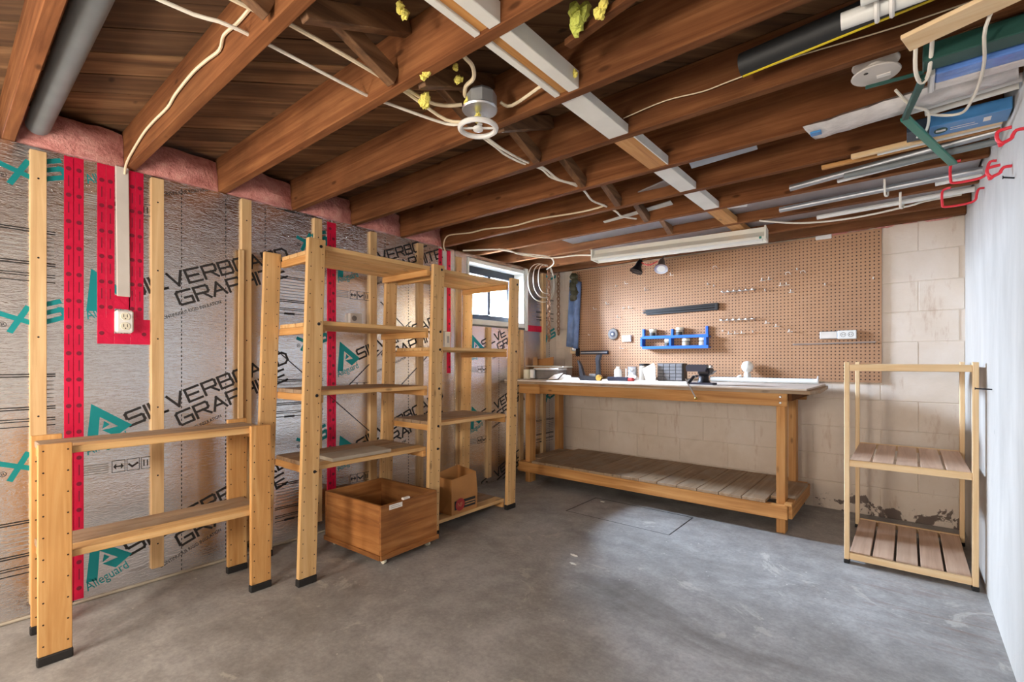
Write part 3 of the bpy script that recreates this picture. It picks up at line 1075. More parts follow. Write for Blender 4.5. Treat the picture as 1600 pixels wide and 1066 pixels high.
# grey board lying on the tall shelving
o = MB().box(.40, .575, 1.33, 1.70, .5685, .588, .002).build('loose_board', 'grey_board')
tag(o, 'thin grey board lying on the lowest shelf of the left bay', 'board')
# thin batten leaning by the strap
o = MB().beam((.035, 1.083, 0.001), (.0265, 1.096, 1.72), .028, .010, up=(1, 0, 0)).build('leaning_batten', STRAP[2])
tag(o, 'thin pale batten leaning against the foil wall behind the low shelf', 'batten')

# rolling crate -------------------------------------------------------------
cr_c = Vector((.468, 1.705, 0))
cr = thing('rolling_crate', 'open brown plywood crate on small casters under the tall shelving', 'crate', tuple(cr_c))
ROT = Matrix.Rotation(R(2.5), 3, 'Z')
CF = lambda q: cr_c + ROT @ q
cx_, cy_, z0, z1, th = .262, .205, .058, .325, .014
MB().box(-cx_, cx_, -cy_, cy_, z0 - .016, z0, .002, CF).build('base', CRATEW[0], cr)
fr_ = MB().box(cx_ - th, cx_, -cy_, cy_, z0 + .0005, z1, .002, CF).build('side_panel', CRATEW[1], cr)
MB().box(-cx_, -cx_ + th, -cy_, cy_, z0 + .0005, z1, .002, CF).build('side_panel', CRATEW[1], cr)
MB().box(-cx_ + th + .0005, cx_ - th - .0005, -cy_, -cy_ + th, z0 + .0005, z1, .002, CF).build('side_panel', CRATEW[0], cr)
MB().box(-cx_ + th + .0005, cx_ - th - .0005, cy_ - th, cy_, z0 + .0005, z1, .002, CF).build('side_panel', CRATEW[0], cr)
MB().box(cx_ + .0005, cx_ + .012, -cy_ - .006, cy_ + .006, z0 - .020, z0 + .006, .002, CF).build('bottom_trim', CRATEW[1], cr)
MB().box(-cx_, cx_, -cy_ - .011, -cy_ - .0005, z0 - .020, z0 + .006, .002, CF).build('bottom_trim', CRATEW[0], cr)
MB().box(cx_ + .0003, cx_ + .0015, -cy_ + .055, -cy_ + .145, z1 - .032, z1 - .006, 0, CF).build('label_sticker', 'paper_white', cr)
pr = Print(CF(Vector((cx_ + .002, -cy_ + .062, z1 - .027))), ROT @ Vector((0, 1, 0)), (0, 0, 1))
for i in range(2): pr.line((.004, .004 + i * .010), (.070 - i * .012, .004 + i * .010), .0025)
pr.build('sticker_print', 'ink_grey', cr)
MB().box(cx_ - .016, cx_ + .004, -cy_ + .15, -cy_ + .20, z1 + .0003, z1 + .012, .003, CF).build('tape_scrap', 'paper_white', cr)
for sx_ in (-1, 1):
    for sy_ in (-1, 1):
        c0 = Vector((sx_ * (cx_ - .035), sy_ * (cy_ - .045), 0))
        w_ = MB().lathe([(.006, 0), (.018, 0), (.018, .014), (.006, .014)], CF(c0 + Vector((0, -.007, .018))), ROT @ Vector((0, 1, 0)), 14).build('caster', 'cream_plastic', cr, True)
        MB().box(c0.x - .010, c0.x + .010, c0.y - .012, c0.y + .012, .036, z0 - .0165, .001, CF).build('caster_fork', 'steel', w_)

# paper bag -----------------------------------------------------------------
bgx, bgy0, bgy1, bz0, bz1 = .588, 2.165, 2.402, .083, .335
pb = thing('paper_bag', 'open brown kraft paper bag with red round logo on bottom shelf', 'bag', (.49, 2.28, bz0))
m_ = MB()
d0 = .19
b0 = [(bgx, bgy0, bz0), (bgx, bgy1, bz0), (bgx - d0, bgy1, bz0), (bgx - d0, (bgy0 + bgy1) / 2 - .118 + 0, bz0)]
ringz = [(bz0, 0), (bz0 + .12, .004), (bz1 - .10, .002), (bz1, -.004)]
out_, in_ = [], []
for zz, ex in ringz:
    lift = lambda t_: .018 * t_ if zz == bz1 else 0
    out_.append([(bgx + ex, bgy0 - ex, zz - lift(1) + .0), (bgx + ex, bgy1 + ex, zz), (bgx - d0 - ex + .012 * (zz > .2), bgy1 + ex - .010, zz + lift(1.4)),
                 (bgx - d0 - ex, bgy0 - ex + .002, zz - lift(.6)), (bgx - d0 / 2, bgy0 + .012 * ((zz - bz0) / (bz1 - bz0)), zz - lift(1.2))])
for rr in out_: m_.v += rr
nv = 5
for i in range(len(out_) - 1):
    for k in range(nv):
        m_.f.append((i * nv + k, i * nv + (k + 1) % nv, (i + 1) * nv + (k + 1) % nv, (i + 1) * nv + k))
m_.f.append((4, 3, 2, 1, 0))
body = m_.build('bag_body', 'kraft', pb)
sol = body.modifiers.new('paper', 'SOLIDIFY'); sol.thickness = .0015; sol.offset = -1
pf = lambda x=.0012: Print((bgx + .0045 + x, bgy0, bz0), (0, 1, 0), (0, 0, 1))
p1 = pf(.0012); p1.poly([(.022, .030), (.218, .030), (.218, .088), (.022, .088)]); p1.build('print_band', 'ink_black', pb)
p2 = pf(.0020)
p2.poly([(.072 + .042 * math.cos(2 * math.pi * i / 20), .060 + .042 * math.sin(2 * math.pi * i / 20)) for i in range(20)]); p2.build('print_roundel', 'ink_red', pb)
p3 = pf(.0028); p3.text('NF', .046, .046, .040, 0, .95); p3.line((.120, .066), (.210, .066), .008); p3.line((.120, .049), (.205, .049), .008)
p3.build('print_letters', 'cardboard', pb)

# small three-tier stand by the right wall ------------------------------------
rs = thing('small_shelf', 'small three tier pale pine slatted stand by the white wall', 'shelf', (2.89, 3.55, 0))
sx0, sx1, sy0, sy1 = 2.625, 3.152, 3.158, 3.925
for x in (sx0, sx1 - .022):
    for y in (sy0, sy1 - .045):
        lg = MB().box(x, x + .022, y, y + .045, .022, 1.092, .002).build('leg', PALE[2], rs)
        MB().box(x - .002, x + .024, y - .002, y + .047, 0, .0215, .003).build('foot', 'foot_black', lg)
for zt in (1.079, .561, .058):
    sh = thing('shelf_board', None, None, (2.89, 3.54, zt)); sh.parent = rs; sh.location = WL[sh.name] - WL[rs.name]
    x0, x1 = sx0 + .0225, sx1 - .0225
    MB().box(x0, x1, sy0 + .004, sy0 + .024, zt - .034, zt, .002).build('front_rail', PALE[0], sh)
    MB().box(x0, x1, sy1 - .024, sy1 - .004, zt - .034, zt, .002).build('back_rail', PALE[0], sh)
    n = 5; wd = (x1 - x0 - 4 * .011) / n
    for i in range(n):
        xa = x0 + i * (wd + .011)
        MB().box(xa, xa + wd, sy0 + .0245, sy1 - .0245, zt - .020, zt - .003, .002).build('slat', SHELFTOP[1], sh)

# ==================================================================== WORKBENCH
BZ = .930
wk = thing('workbench', 'long fir workbench with dusty top and slatted lower shelf', 'workbench', (1.2, 3.8, 0))
MB().box(.030, 2.425, 3.345, 4.205, BZ - .012, BZ, .002).build('top_sheet', 'bench_top' if 'bench_top' in MATS else DUSTY[0], wk)
MB().prism([(.030, 3.352), (2.440, 3.352), (2.475, 3.50), (2.44, 4.205), (.030, 4.205)], (0, 0, BZ - .034), (1, 0, 0), (0, 1, 0), .0215).build('top_board', DUSTY[0], wk)
MB().box(.155, .392, 3.408, 3.446, .808, .8955, .003).build('front_apron', BENCHW[0], wk)
MB().box(.3925, 2.308, 3.405, 3.446, .812, .8955, .003).build('front_apron', BENCHW[0], wk)
MB().box(.10, 2.308, 4.155, 4.195, .808, .8955, .003).build('back_apron', BENCHW[0], wk)
for x in (.20, 2.241):
    MB().box(x, x + .052, 3.4465, 3.535, 0, .8955, .003).build('leg', BENCHW[2], wk)
for x in (.10, 2.205):
    MB().box(x, x + .050, 4.065, 4.1545, 0, .8955, .003).build('leg', BENCHW[2], wk)
MB().box(2.2935, 2.330, 3.4465, 4.1545, .845, .8955, .003).build('end_apron', JOIST[1], wk)
MB().box(.150, 2.311, 3.405, 3.446, .099, .187, .003).build('lower_rail', BENCHW[0], wk)
MB().box(.150, 2.311, 4.155, 4.195, .099, .187, .003).build('lower_rail', BENCHW[0], wk)
MB().box(2.2935, 2.332, 3.4465, 4.1545, .099, .187, .003).build('end_rail', BENCHW[1], wk)
MB().box(.155, .199, 3.4465, 4.1545, .099, .187, .003).build('end_rail', BENCHW[1], wk)
n = 15; xa = .158
wd = (2.335 - xa) / n
for i in range(n):
    x0, x1 = xa + i * wd + .002, xa + (i + 1) * wd - .002
    dz = random.uniform(0, .003)
    if x0 < .255:  # notch round the left legs
        ya, yb = 3.54, 4.06
    elif x1 > 2.24 or (x0 < 2.295 and x1 > 2.20):
        ya, yb = 3.54, 4.06
    else:
        ya, yb = 3.402, 4.19
    MB().box(x0, x1, ya, yb, .1875, .2065 + dz, .002).build('shelf_plank', DUSTY[1], wk)
MB().box(2.2955, 2.336, 3.402, 3.5395, .1875, .205, .002).build('shelf_plank', BENCHW[0], wk)
bo = MB()
for z in (.835, .872):
    bo.lathe([(.008, 0), (.008, .003), (.004, .006)], (2.272, 3.4045, z), (0, -1, 0), 10)
stuff(bo.build('bolt', 'steel', wk))

# ------------------------------------------------------------------ pegboard
pg = MB().box(.205, 2.752, 4.228, 4.2345, .945, 2.030, .0008).build('pegboard', 'pegboard_hardboard')
tag(pg, 'large brown perforated hardboard panel on the wall above the workbench', 'pegboard')
for x in (.24, .85, 1.47, 2.09, 2.70):
    MB().box(x, x + .03, 4.2347, 4.2465, .96, 2.02, .001).build('spacer_batten', PINE[2], pg)
PY = 4.228    # face

exec_hooks = []


def hook(x, z, kind, lab, mat='hook_zinc'):
    m_ = MB()
    if kind == 0:
        m_.tube([(x, PY - .0005, z + .012), (x, PY - .006, z + .004), (x, PY - .030, z), (x, PY - .036, z + .014)], .003, 6, smooth=1)
    elif kind == 1:
        m_.tube([(x - .018, PY - .004, z), (x + .018, PY - .004, z)], .0028, 6)
        m_.tube([(x, PY - .0005, z), (x, PY - .035, z), (x, PY - .040, z + .018)], .003, 6, smooth=1)
    else:
        m_.tube([(x - .015, PY - .0005, z), (x - .015, PY - .035, z), (x - .012, PY - .040, z + .012), (x + .012, PY - .040, z + .012), (x + .015, PY - .035, z), (x + .015, PY - .0005, z)], .002, 6, smooth=1)
    o = m_.build('peg_hook', mat, None, True)
    tag(o, lab, 'hook', 'small hooks on the pegboard')


for x, z, k, lab in (
        (2.0, 1.742, 1, 'left hook of the pair just right above the upper clip strip'),
        (2.05, 1.745, 1, 'right hook of the pair just right above the upper clip strip'),
        (2.13, 1.69, 1, 'left hook of the pair right of the upper clip strip'),
        (2.17, 1.69, 1, 'right hook of the pair right of the upper clip strip'),
        (2.2, 1.63, 1, 'lone short hook right of and below the upper clip strip'),
        (2.02, 1.655, 0, 'single prong hook beside the right end of the upper clip strip'),
        (2.42, 1.66, 0, 'lone prong hook in the bare middle right of the pegboard'),
        (2.18, 1.77, 2, 'left loop of the two wire loops high on the pegboard'),
        (2.24, 1.795, 0, 'small prong between the two high wire loops'),
        (2.28, 1.768, 2, 'right loop of the two wire loops high on the pegboard'),
        (2.705, 1.675, 0, 'prong hook at the right edge of the pegboard'),
        (2.03, 1.4, 1, 'first hook of the descending row right of the lower clip strip'),
        (2.1, 1.37, 1, 'second hook of the descending row right of the lower clip strip'),
        (2.19, 1.325, 1, 'third and lowest hook of the descending row right of the lower clip strip'),
        (1.93, 1.33, 0, 'single prong right of the three hooks below the lower clip strip'),
        (1.75, 1.325, 1, 'leftmost of three hooks in a row below the lower clip strip'),
        (1.8, 1.325, 1, 'middle of three hooks in a row below the lower clip strip'),
        (1.85, 1.327, 1, 'rightmost of three hooks in a row below the lower clip strip'),
        (1.7, 1.345, 0, 'prong hook beside the right end of the blue jar rack'),
        (0.72, 1.82, 0, 'prong hook high on the pegboard left of the spot lamps'),
        (0.82, 1.84, 1, 'cross hook high on the pegboard left of the spot lamps'),
        (1.22, 1.905, 0, 'short prong just below the white spot lamp'),
        (1.26, 1.87, 1, 'cross hook lower right of the white spot lamp'),
        (0.62, 1.66, 1, 'cross hook above the round disc and below the high prong'),
        (0.8, 1.6, 0, 'prong hook left of the tips of the black rails'),
        (0.86, 1.6, 1, 'cross hook nearest the tips of the black rails'),
        (0.74, 1.52, 1, 'cross hook between the black rails and the round disc'),
        (1.02, 1.76, 1, 'cross hook above the left end of the black rails'),
        (0.48, 1.62, 1, 'cross hook right of the blue hanging cloth'),
        (1.64, 1.885, 2, 'wire loop near the top under the fluorescent lamp'),
        (1.58, 1.75, 0, 'left of two prongs above the right end of the black rails'),
        (1.63, 1.73, 0, 'right of two prongs above the right end of the black rails'),
        (0.42, 1.36, 0, 'prong hook above the magnetic bar'),
        (0.77, 1.22, 1, 'cross hook below the white switch plate'),
):
    hook(x, z, k, lab)


def tool_strip(x0, x1, z, lab):
    t_ = thing('tool_clip_strip', lab, 'tool rack', ((x0 + x1) / 2, PY, z))
    MB().box(x0, x1, PY - .006, PY - .0005, z - .004, z + .004, .001).build('rail', 'steel', t_)
    for i in range(6):
        x = x0 + .012 + i * (x1 - x0 - .024) / 5
        MB().tube([(x - .010, PY - .007, z + .018), (x - .010, PY - .040, z), (x + .010, PY - .040, z), (x + .010, PY - .007, z - .018)], .0025, 6, smooth=1).build('clip', 'steel', t_, True)


tool_strip(1.69, 1.945, 1.676, 'upper steel strip of six spring clips on the pegboard')
tool_strip(1.685, 1.945, 1.440, 'lower steel strip of six spring clips on the pegboard')
sl = thing('wire_rack', 'long thin wire rail below the white outlet box on the pegboard', 'rack', (2.47, PY, 1.23))
MB().tube([(2.21, PY - .02, 1.228), (2.72, PY - .02, 1.235)], .002, 6).build('wire', 'galvanised', sl)
MB().tube([(2.21, PY - .005, 1.222), (2.72, PY - .005, 1.229)], .002, 6).build('wire', 'galvanised', sl)
for x in (2.22, 2.47, 2.71):
    MB().tube([(x, PY - .0005, 1.228), (x, PY - .03, 1.230)], .002, 6).build('wire_arm', 'steel', sl)

# outlets on the pegboard
ob = thing('outlet_box', 'double white outlet box at the right end of the pegboard', 'outlet', (2.50, PY, 1.29))
MB().box(2.388, 2.497, PY - .028, PY - .0005, 1.262, 1.318, .004).build('metal_box', 'galvanised', ob)
MB().box(2.498, 2.61, PY - .034, PY - .0005, 1.258, 1.320, .004).build('cover_box', 'white_plastic', ob)
pr = Print((2.39, PY - .0286, 1.262), (1, 0, 0), (0, 0, 1))
for i in range(4): pr.line((.02 + i * .02, .02), (.02 + i * .02, .036), .004)
pr.line((.01, .028), (.1, .028), .002)
pr.o.y = PY - .0346; pr2 = Print((2.5, PY - .0346, 1.262), (1, 0, 0), (0, 0, 1))
for i in range(2):
    for q in range(12):
        an = 2 * math.pi * q / 12
        pr2.line((.032 + i * .045 + .016 * math.cos(an), .028 + .016 * math.sin(an)), (.032 + i * .045 + .016 * math.cos(an + .52), .028 + .016 * math.sin(an + .52)), .002)
    pr2.line((.026 + i * .045, .024), (.026 + i * .045, .032), .003); pr2.line((.038 + i * .045, .024), (.038 + i * .045, .032), .003)
pr2.build('sockets', 'ink_black', ob)
sw = thing('switch_plate', 'small white double switch plate beside the round dial', 'switch', (.825, PY, 1.315))
MB().box(.780, .872, PY - .022, PY - .0005, 1.283, 1.346, .004).build('plate', 'white_plastic', sw)
for x in (.803, .840):
    MB().box(x, x + .014, PY - .027, PY - .0225, 1.302, 1.326, .001).build('toggle', 'cream_plastic', sw)
dl = thing('dial_tool', 'round grey grinding disc hung on the pegboard by the switch plate', 'disc', (.682, PY, 1.362))
MB().lathe([(.018, .004), (.050, .004), (.056, .010), (.050, .018), (.030, .020)], (.682, PY, 1.362), (0, -1, 0), 26).build('disc', 'grey_case', dl, True)
MB().lathe([(.026, .0202), (.026, .026), (.012, .026)], (.682, PY, 1.362), (0, -1, 0), 20).build('hub', 'blue_iron', dl, True)
MB().lathe([(.012, .0262), (.011, .030)], (.682, PY, 1.362), (0, -1, 0), 14).build('bore', 'white_plastic', dl, True)

# black rails
br = thing('rail_bundle', 'bundle of black slotted rails hung across the pegboard', 'rails', (1.32, PY, 1.555))
for i, (dz, dy, xo) in enumerate(((.020, .012, .02), (0, .016, .0), (-.022, .012, .025))):
    MB().beam((1.0 + xo, PY - dy, 1.555 + dz * .8 - .006), (1.655, PY - dy, 1.562 + dz), .022, .019).build('rail', 'black_plastic', br)
MB().box(1.640, 1.664, PY - .032, PY - .002, 1.528, 1.590, .003).build('end_clamp', 'black_plastic', br)
for z in (1.546, 1.572): MB().tube([(.985, PY - .01, z), (1.01, PY - .012, z)], .005, 6).build('rail_tip', 'steel', br)

# blue jar rack -----------------------------------------------------------------
bk = thing('jar_rack', 'blue plastic two tier jar rack on the pegboard', 'rack', (1.305, PY, 1.22))
for z in (1.305, 1.212):
    MB().box(1.010, 1.600, PY - .075, PY - .002, z, z + .008, .002).build('tray', 'blue_plastic', bk)
    MB().box(1.010, 1.600, PY - .0785, PY - .0752, z - .004, z + .022, .001).build('tray_lip', 'blue_plastic', bk)
for x, zt in ((1.010, 1.395), (1.2805, 1.385), (1.582, 1.398)):
    MB().prism([(0, 1.212), (0, zt), (.030, zt), (.030, 1.33), (.074, 1.31), (.074, 1.235), (.030, 1.23)], (x, PY - .002, 0), (0, -1, 0), (0, 0, 1), .018).build('bracket', 'blue_plastic', bk)
MB().tube([(.99, PY - .03, 1.306), (1.02, PY - .03, 1.306)], .003, 6).build('pin', 'steel', bk)
for (x, z, lab, tall) in ((1.100, 1.3135, 'white lidded jar at the left of the blue rack top tier', 0), (1.345, 1.3135, 'white lidded jar with a black label in the top tier middle', .01),
                          (1.242, 1.2205, 'leftmost jar on the lower tier of the blue rack', 0), (1.400, 1.2205, 'middle jar on the lower tier of the blue rack', 0),
                          (1.544, 1.2205, 'rightmost jar on the lower tier of the blue rack', .006)):
    j = thing('small_jar', lab, 'jar', (x, PY - .040, z), 'jars in the blue rack')
    jy = PY - .039
    MB().lathe([(.029, 0), (.0325, .004), (.0325, .048 + tall * .5), (.027, .054 + tall * .5)], (x, jy, z), n=18).build('body', 'jar_glass', j, True)
    MB().lathe([(.0315, .0542 + tall * .5), (.033, .057 + tall * .5), (.033, .074 + tall * .5), (.030, .077 + tall * .5)], (x, jy, z), n=18).build('lid', 'cream_plastic', j, True)
    lb = MB()
    for i in range(7):
        a0, a1 = R(-150 + i * 17), R(-150 + (i + 1) * 17)
        p0 = (x + .0329 * math.cos(a0), jy + .0329 * math.sin(a0)); p1_ = (x + .0329 * math.cos(a1), jy + .0329 * math.sin(a1))
        lb.add([(*p0, z + .012), (*p1_, z + .012), (*p1_, z + .042), (*p0, z + .042)], [(0, 1, 2, 3)])
    lb.build('label', 'ink_black' if x < 1.36 else 'grey_board', j)

# magnetic bar and pliers, blue apron ------------------------------------------
mb_ = thing('magnetic_bar', 'dark magnetic tool bar low on the left of the pegboard', 'tool bar', (.47, PY, 1.185))
MB().box(.315, .63, PY - .020, PY - .0005, 1.166, 1.204, .004).build('bar', 'blue_iron', mb_)
MB().box(.322, .622, PY - .0235, PY - .0202, 1.178, 1.192, .001).build('strip', 'galvanised', mb_)
cl_ = thing('wall_clamp', 'small wood and steel clamp hanging beside the magnetic bar', 'clamp', (.24, PY, 1.22))
MB().box(.206, .262, PY - .040, PY - .0005, 1.175, 1.290, .006).build('jaw', PALE[2], cl_)
MB().lathe([(.010, 0), (.024, .006), (.026, .018), (.012, .024)], (.25, PY - .042, 1.225), (.6, -1, 0), 16).build('knob', 'steel', cl_, True)
MB().box(.268, .300, PY - .030, PY - .0005, 1.150, 1.235, .003).build('bracket', 'black_iron', cl_)
ap = thing('hanging_cloth', 'blue cloth with painted sheen hanging in the corner left of the pegboard', 'cloth', (.25, 4.17, 1.25))
m_ = MB(); nu, nz = 14, 10
for j in range(nz + 1):
    w_ = j / nz
    for i in range(nu + 1):
        u_ = i / nu
        xx = .19 + .025 * w_ * 0 + (.125 + .015 * (1 - w_)) * u_ + .02 * w_
        m_.v.append((xx - .03 * (1 - w_), 4.185 - .030 * math.sin(u_ * 3.2 * math.pi) * (.5 + .5 * w_) - .02 * math.sin(math.pi * u_), 1.255 + (1.935 - 1.255) * w_ - .03 * u_))
for j in range(nz):
    for i in range(nu):
        m_.f.append((j * (nu + 1) + i, j * (nu + 1) + i + 1, (j + 1) * (nu + 1) + i + 1, (j + 1) * (nu + 1) + i))
cb = m_.build('cloth', 'blue_sheen_cloth', ap, True)
sol = cb.modifiers.new('t', 'SOLIDIFY'); sol.thickness = .003
gb = MB()
for i in range(6):
    gb.blob((.300 + .012 * math.sin(i * 2), 4.108, 1.95 - i * .042), .042, .026, .034, 9, 6, .25, i)
o = gb.build('dark_bag', 'green_bag', None, True)
tag(o, 'crumpled dark olive plastic bag bunched above the blue cloth', 'bag')

# ==================================================================== THINGS ON THE BENCH
TZ = BZ
# rod with end cap
rd = thing('white_tube', 'long white tube with end flange lying at the back of the bench', 'tube', (1.95, 4.09, TZ))
MB().tube([(1.64, 4.09, TZ + .020), (2.385, 4.09, TZ + .020)], .0195, 14).build('tube', 'white_pvc', rd, True)
MB().lathe([(.020, 0), (.030, .001), (.030, .007), (.010, .010)], (2.386, 4.09, TZ + .030), (1, 0, 0), 18).build('flange', 'white_plastic', rd, True)
# white lamp
lp = thing('globe_lamp', 'white globe bulb in a white holder at the bench back', 'lamp', (1.90, 4.165, TZ))
MB().lathe([(.045, 0), (.045, .012), (.030, .030), (.024, .075)], (1.90, 4.165, TZ), n=22).build('holder', 'white_plastic', lp, True)
MB().lathe([(.012, .0755), (.030, .088), (.042, .110), (.044, .130), (.036, .152), (.018, .166), (.004, .170)], (1.90, 4.165, TZ), n=22).build('bulb', 'milky_plastic', lp, True)
MB().tube([(1.86, 4.14, TZ + .05), (1.84, 4.13, TZ + .04), (1.84, 4.13, TZ + .004)], .010, 8).build('switch_arm', 'white_plastic', lp, True)
# vise
vx, vy = 1.755, 3.50
vs_ = thing('bench_vise', 'small dark iron bench vise clamped at the front edge', 'vise', (vx, vy, TZ))
MB().prism([(-.085, -.045), (.085, -.045), (.10, 0), (.06, .05), (-.06, .05), (-.10, 0)], (vx, vy + .02, TZ + .0005), (1, 0, 0), (0, 1, 0), .014).build('base', 'blue_iron', vs_)
MB().lathe([(.046, .0148), (.036, .030), (.034, .060), (.045, .070)], (vx + .01, vy + .02, TZ), n=18).build('swivel', 'black_iron', vs_, True)
MB().box(vx - .02, vx + .062, vy - .03, vy + .09, TZ + .0705, TZ + .118, .010).build('body', 'black_iron', vs_)
MB().prism([(-.085, .060), (.045, .060), (.055, .105), (.045, .110), (-.075, .110), (-.090, .095)], (vx, vy - .0305, TZ + .034), (1, 0, 0), (0, 0, 1), .035).build('front_jaw', 'blue_iron', vs_)
MB().box(vx + .035, vx + .075, vy - .03, vy + .02, TZ + .119, TZ + .140, .003).build('rear_jaw', 'steel', vs_)
MB().tube([(vx - .02, vy - .05, TZ + .060), (vx - .02, vy - .10, TZ + .060)], .011, 10).build('screw', 'steel', vs_, True)
hn = MB().tube([(vx - .055, vy - .165, TZ + .045), (vx + .018, vy - .172, TZ - .085)], .005, 8).build('handle', 'steel', vs_, True)
MB().blob((vx + .019, vy - .172, TZ - .088), .010, .010, .010, 10, 8, 0).build('handle_knob', 'brass', hn, True)
MB().tube([(vx - .02, vy - .10, TZ + .060), (vx - .035, vy - .168, TZ + .012)], .010, 8).build('screw_head', 'black_iron', vs_, True)
MB().tube([(vx + .078, vy - .01, TZ + .085), (vx + .105, vy - .012, TZ + .10)], .006, 8).build('clamp_pin', 'steel', vs_, True)
# drawer organiser
og = thing('drawer_organiser', 'black plastic small parts organiser with a grid of clear drawers', 'organiser', (1.33, 4.02, TZ))
ox0, ox1, oy0, oy1, oz1 = 1.225, 1.452, 3.975, 4.075, TZ + .150
MB().box(ox0, ox1, oy0 + .012, oy1, TZ, oz1, .004).build('case', 'black_plastic', og)
for r_ in range(5):
    for c_ in range(4):
        xa, za = ox0 + .008 + c_ * .053, TZ + .006 + r_ * .0285
        MB().box(xa, xa + .050, oy0, oy0 + .0115, za, za + .026, .002).build('drawer', 'wire_mesh_black', og)
MB().box(ox0, ox1, oy0 - .001, oy0 + .012, oz1 - .002, oz1 + .002, .0005).build('top_lip', 'grey_case', og)
# white packet leaning on organiser
pk = MB().prism([(0, 0), (.090, .005), (.075, .115), (.055, .150), (-.045, .098), (-.015, .03)], (1.150, 3.93, TZ + .001), (1, -.15, 0), (0, .25, 1), .006)
o = pk.build('paper_packet', 'paper_white')
tag(o, 'crumpled white paper packet leaning against the black organiser', 'packet')
# jar with black lid, tin, bottle
jr = thing('glass_jar', 'squat clear jar with a black lid behind the packet', 'jar', (1.065, 4.08, TZ))
MB().lathe([(.042, 0), (.047, .006), (.047, .115), (.040, .128)], (1.065, 4.08, TZ), n=22).build('body', 'jar_glass', jr, True)
MB().lathe([(.046, .1282), (.047, .131), (.047, .143), (.044, .146)], (1.065, 4.08, TZ), n=22).build('lid', 'black_plastic', jr, True)
tn = thing('tin_can', 'ribbed steel tin can between the jar and the white bottle', 'can', (.955, 4.07, TZ))
MB().lathe([(.043, 0), (.045, .003), (.042, .006), (.042, .03), (.044, .034), (.042, .038), (.042, .07), (.044, .074), (.042, .078), (.042, .112), (.045, .116), (.042, .119), (.039, .116)], (.955, 4.07, TZ), n=26).build('can', 'tin', tn, True)
MB().box(.905, .9125, 4.03, 4.04, TZ, TZ + .10, .001).build('tag', 'paper_white', tn)
bt = thing('plastic_bottle', 'small milky plastic bottle left of the tin can', 'bottle', (.795, 4.10, TZ))
MB().lathe([(.032, 0), (.035, .005), (.035, .080), (.028, .094), (.016, .100), (.016, .118)], (.795, 4.10, TZ), n=20).build('bottle', 'milky_plastic', bt, True)
# cobbler's last: two feet on a bar
an = thing('cobbler_last', 'black iron cobbler last lying on the bench top', 'cobbler last', (.78, 3.62, TZ))
m_ = MB().prism([(-.11, .0), (-.125, .13), (-.14, .175), (-.130, .175), (-.100, .12), (-.075, .045), (-.02, .036), (.045, .036), (.050, .12), (.042, .19), (.055, .222), (.092, .225), (.085, .205), (.075, .17), (.078, .06), (.085, .0)], (.78, 3.66, TZ + .0005), (1, 0, 0), (0, 0, 1), .035)
m_.build('last', 'black_iron', an)
MB().lathe([(.012, 0), (.026, .003), (.026, .030), (.012, .034)], (.865, 3.60, TZ + .027), (0, 1, 0), 16).build('hammer_face', 'brass', an, True)
hm_ = thing('mallet', 'dark handled tool lying along the bench beside the iron last', 'tool', (.98, 3.72, TZ))
MB().box(.895, 1.085, 3.70, 3.735, TZ + .0005, TZ + .034, .006).build('handle', 'blue_iron', hm_)
MB().box(1.0855, 1.135, 3.695, 3.74, TZ + .0005, TZ + .030, .008).build('tip', 'ink_red', hm_)
pp_ = MB().prism([(0, 0), (.075, .004), (.088, .026), (.05, .040), (.010, .030)], (1.05, 3.80, TZ + .001), (1, 0, 0), (0, .3, 1), .05).build('paper_scrap', 'paper_white')
tag(pp_, 'small crumpled pink and white paper scrap by the dark handle', 'paper')
# left clutter: carton, stacked boards, grey case, tin, papers
ct = thing('carton', 'open cardboard carton at the left end of the bench', 'box', (.10, 4.0, TZ))
MB().box(.035, .235, 3.80, 4.04, TZ + .0005, TZ + .115, .003).build('lower_box', 'cardboard', ct)
MB().box(.040, .225, 3.82, 4.02, TZ + .1155, TZ + .125, .001).build('flap', 'grey_board', ct)
MB().prism([(0, 0), (.19, 0), (.19, .085), (.004, .060)], (.040, 3.86, TZ + .1255), (1, 0, 0), (0, 0, 1), .012).build('upper_panel', 'kraft', ct)
MB().prism([(0, 0), (.055, .0), (.045, .085), (.004, .080)], (.030, 3.80, TZ + .1255), (1, 0, 0), (0, 0, 1), .012).build('side_flap', 'cardboard', ct)
o = MB().box(.07, .505, 3.62, 3.77, TZ + .118, TZ + .126, .001, lambda q: Vector((q.x, q.y, q.z - .02 * (q.x - .07)))).build('thin_panel', 'grey_board')
tag(o, 'thin pale panel resting on the clutter at the left of the bench', 'panel')
gc = thing('grey_case', 'worn grey tool case at the left of the bench under the thin panel', 'case', (.29, 3.62, TZ))
MB().box(.165, .455, 3.61, 3.75, TZ + .0005, TZ + .085, .010).build('body', 'grey_case', gc)
MB().box(.165, .455, 3.608, 3.75, TZ + .086, TZ + .105, .006).build('lid', 'clear_plastic', gc)
MB().box(.150, .205, 3.575, 3.6075, TZ + .004, TZ + .095, .008).build('corner_guard', 'steel', gc)
jt = thing('label_tin', 'small pale tin behind the front post at the bench left end', 'tin', (.075, 3.66, TZ))
MB().lathe([(.032, 0), (.034, .003), (.034, .086), (.031, .09)], (.10, 3.60, TZ), n=20).build('tin', 'cream_plastic', jt, True)
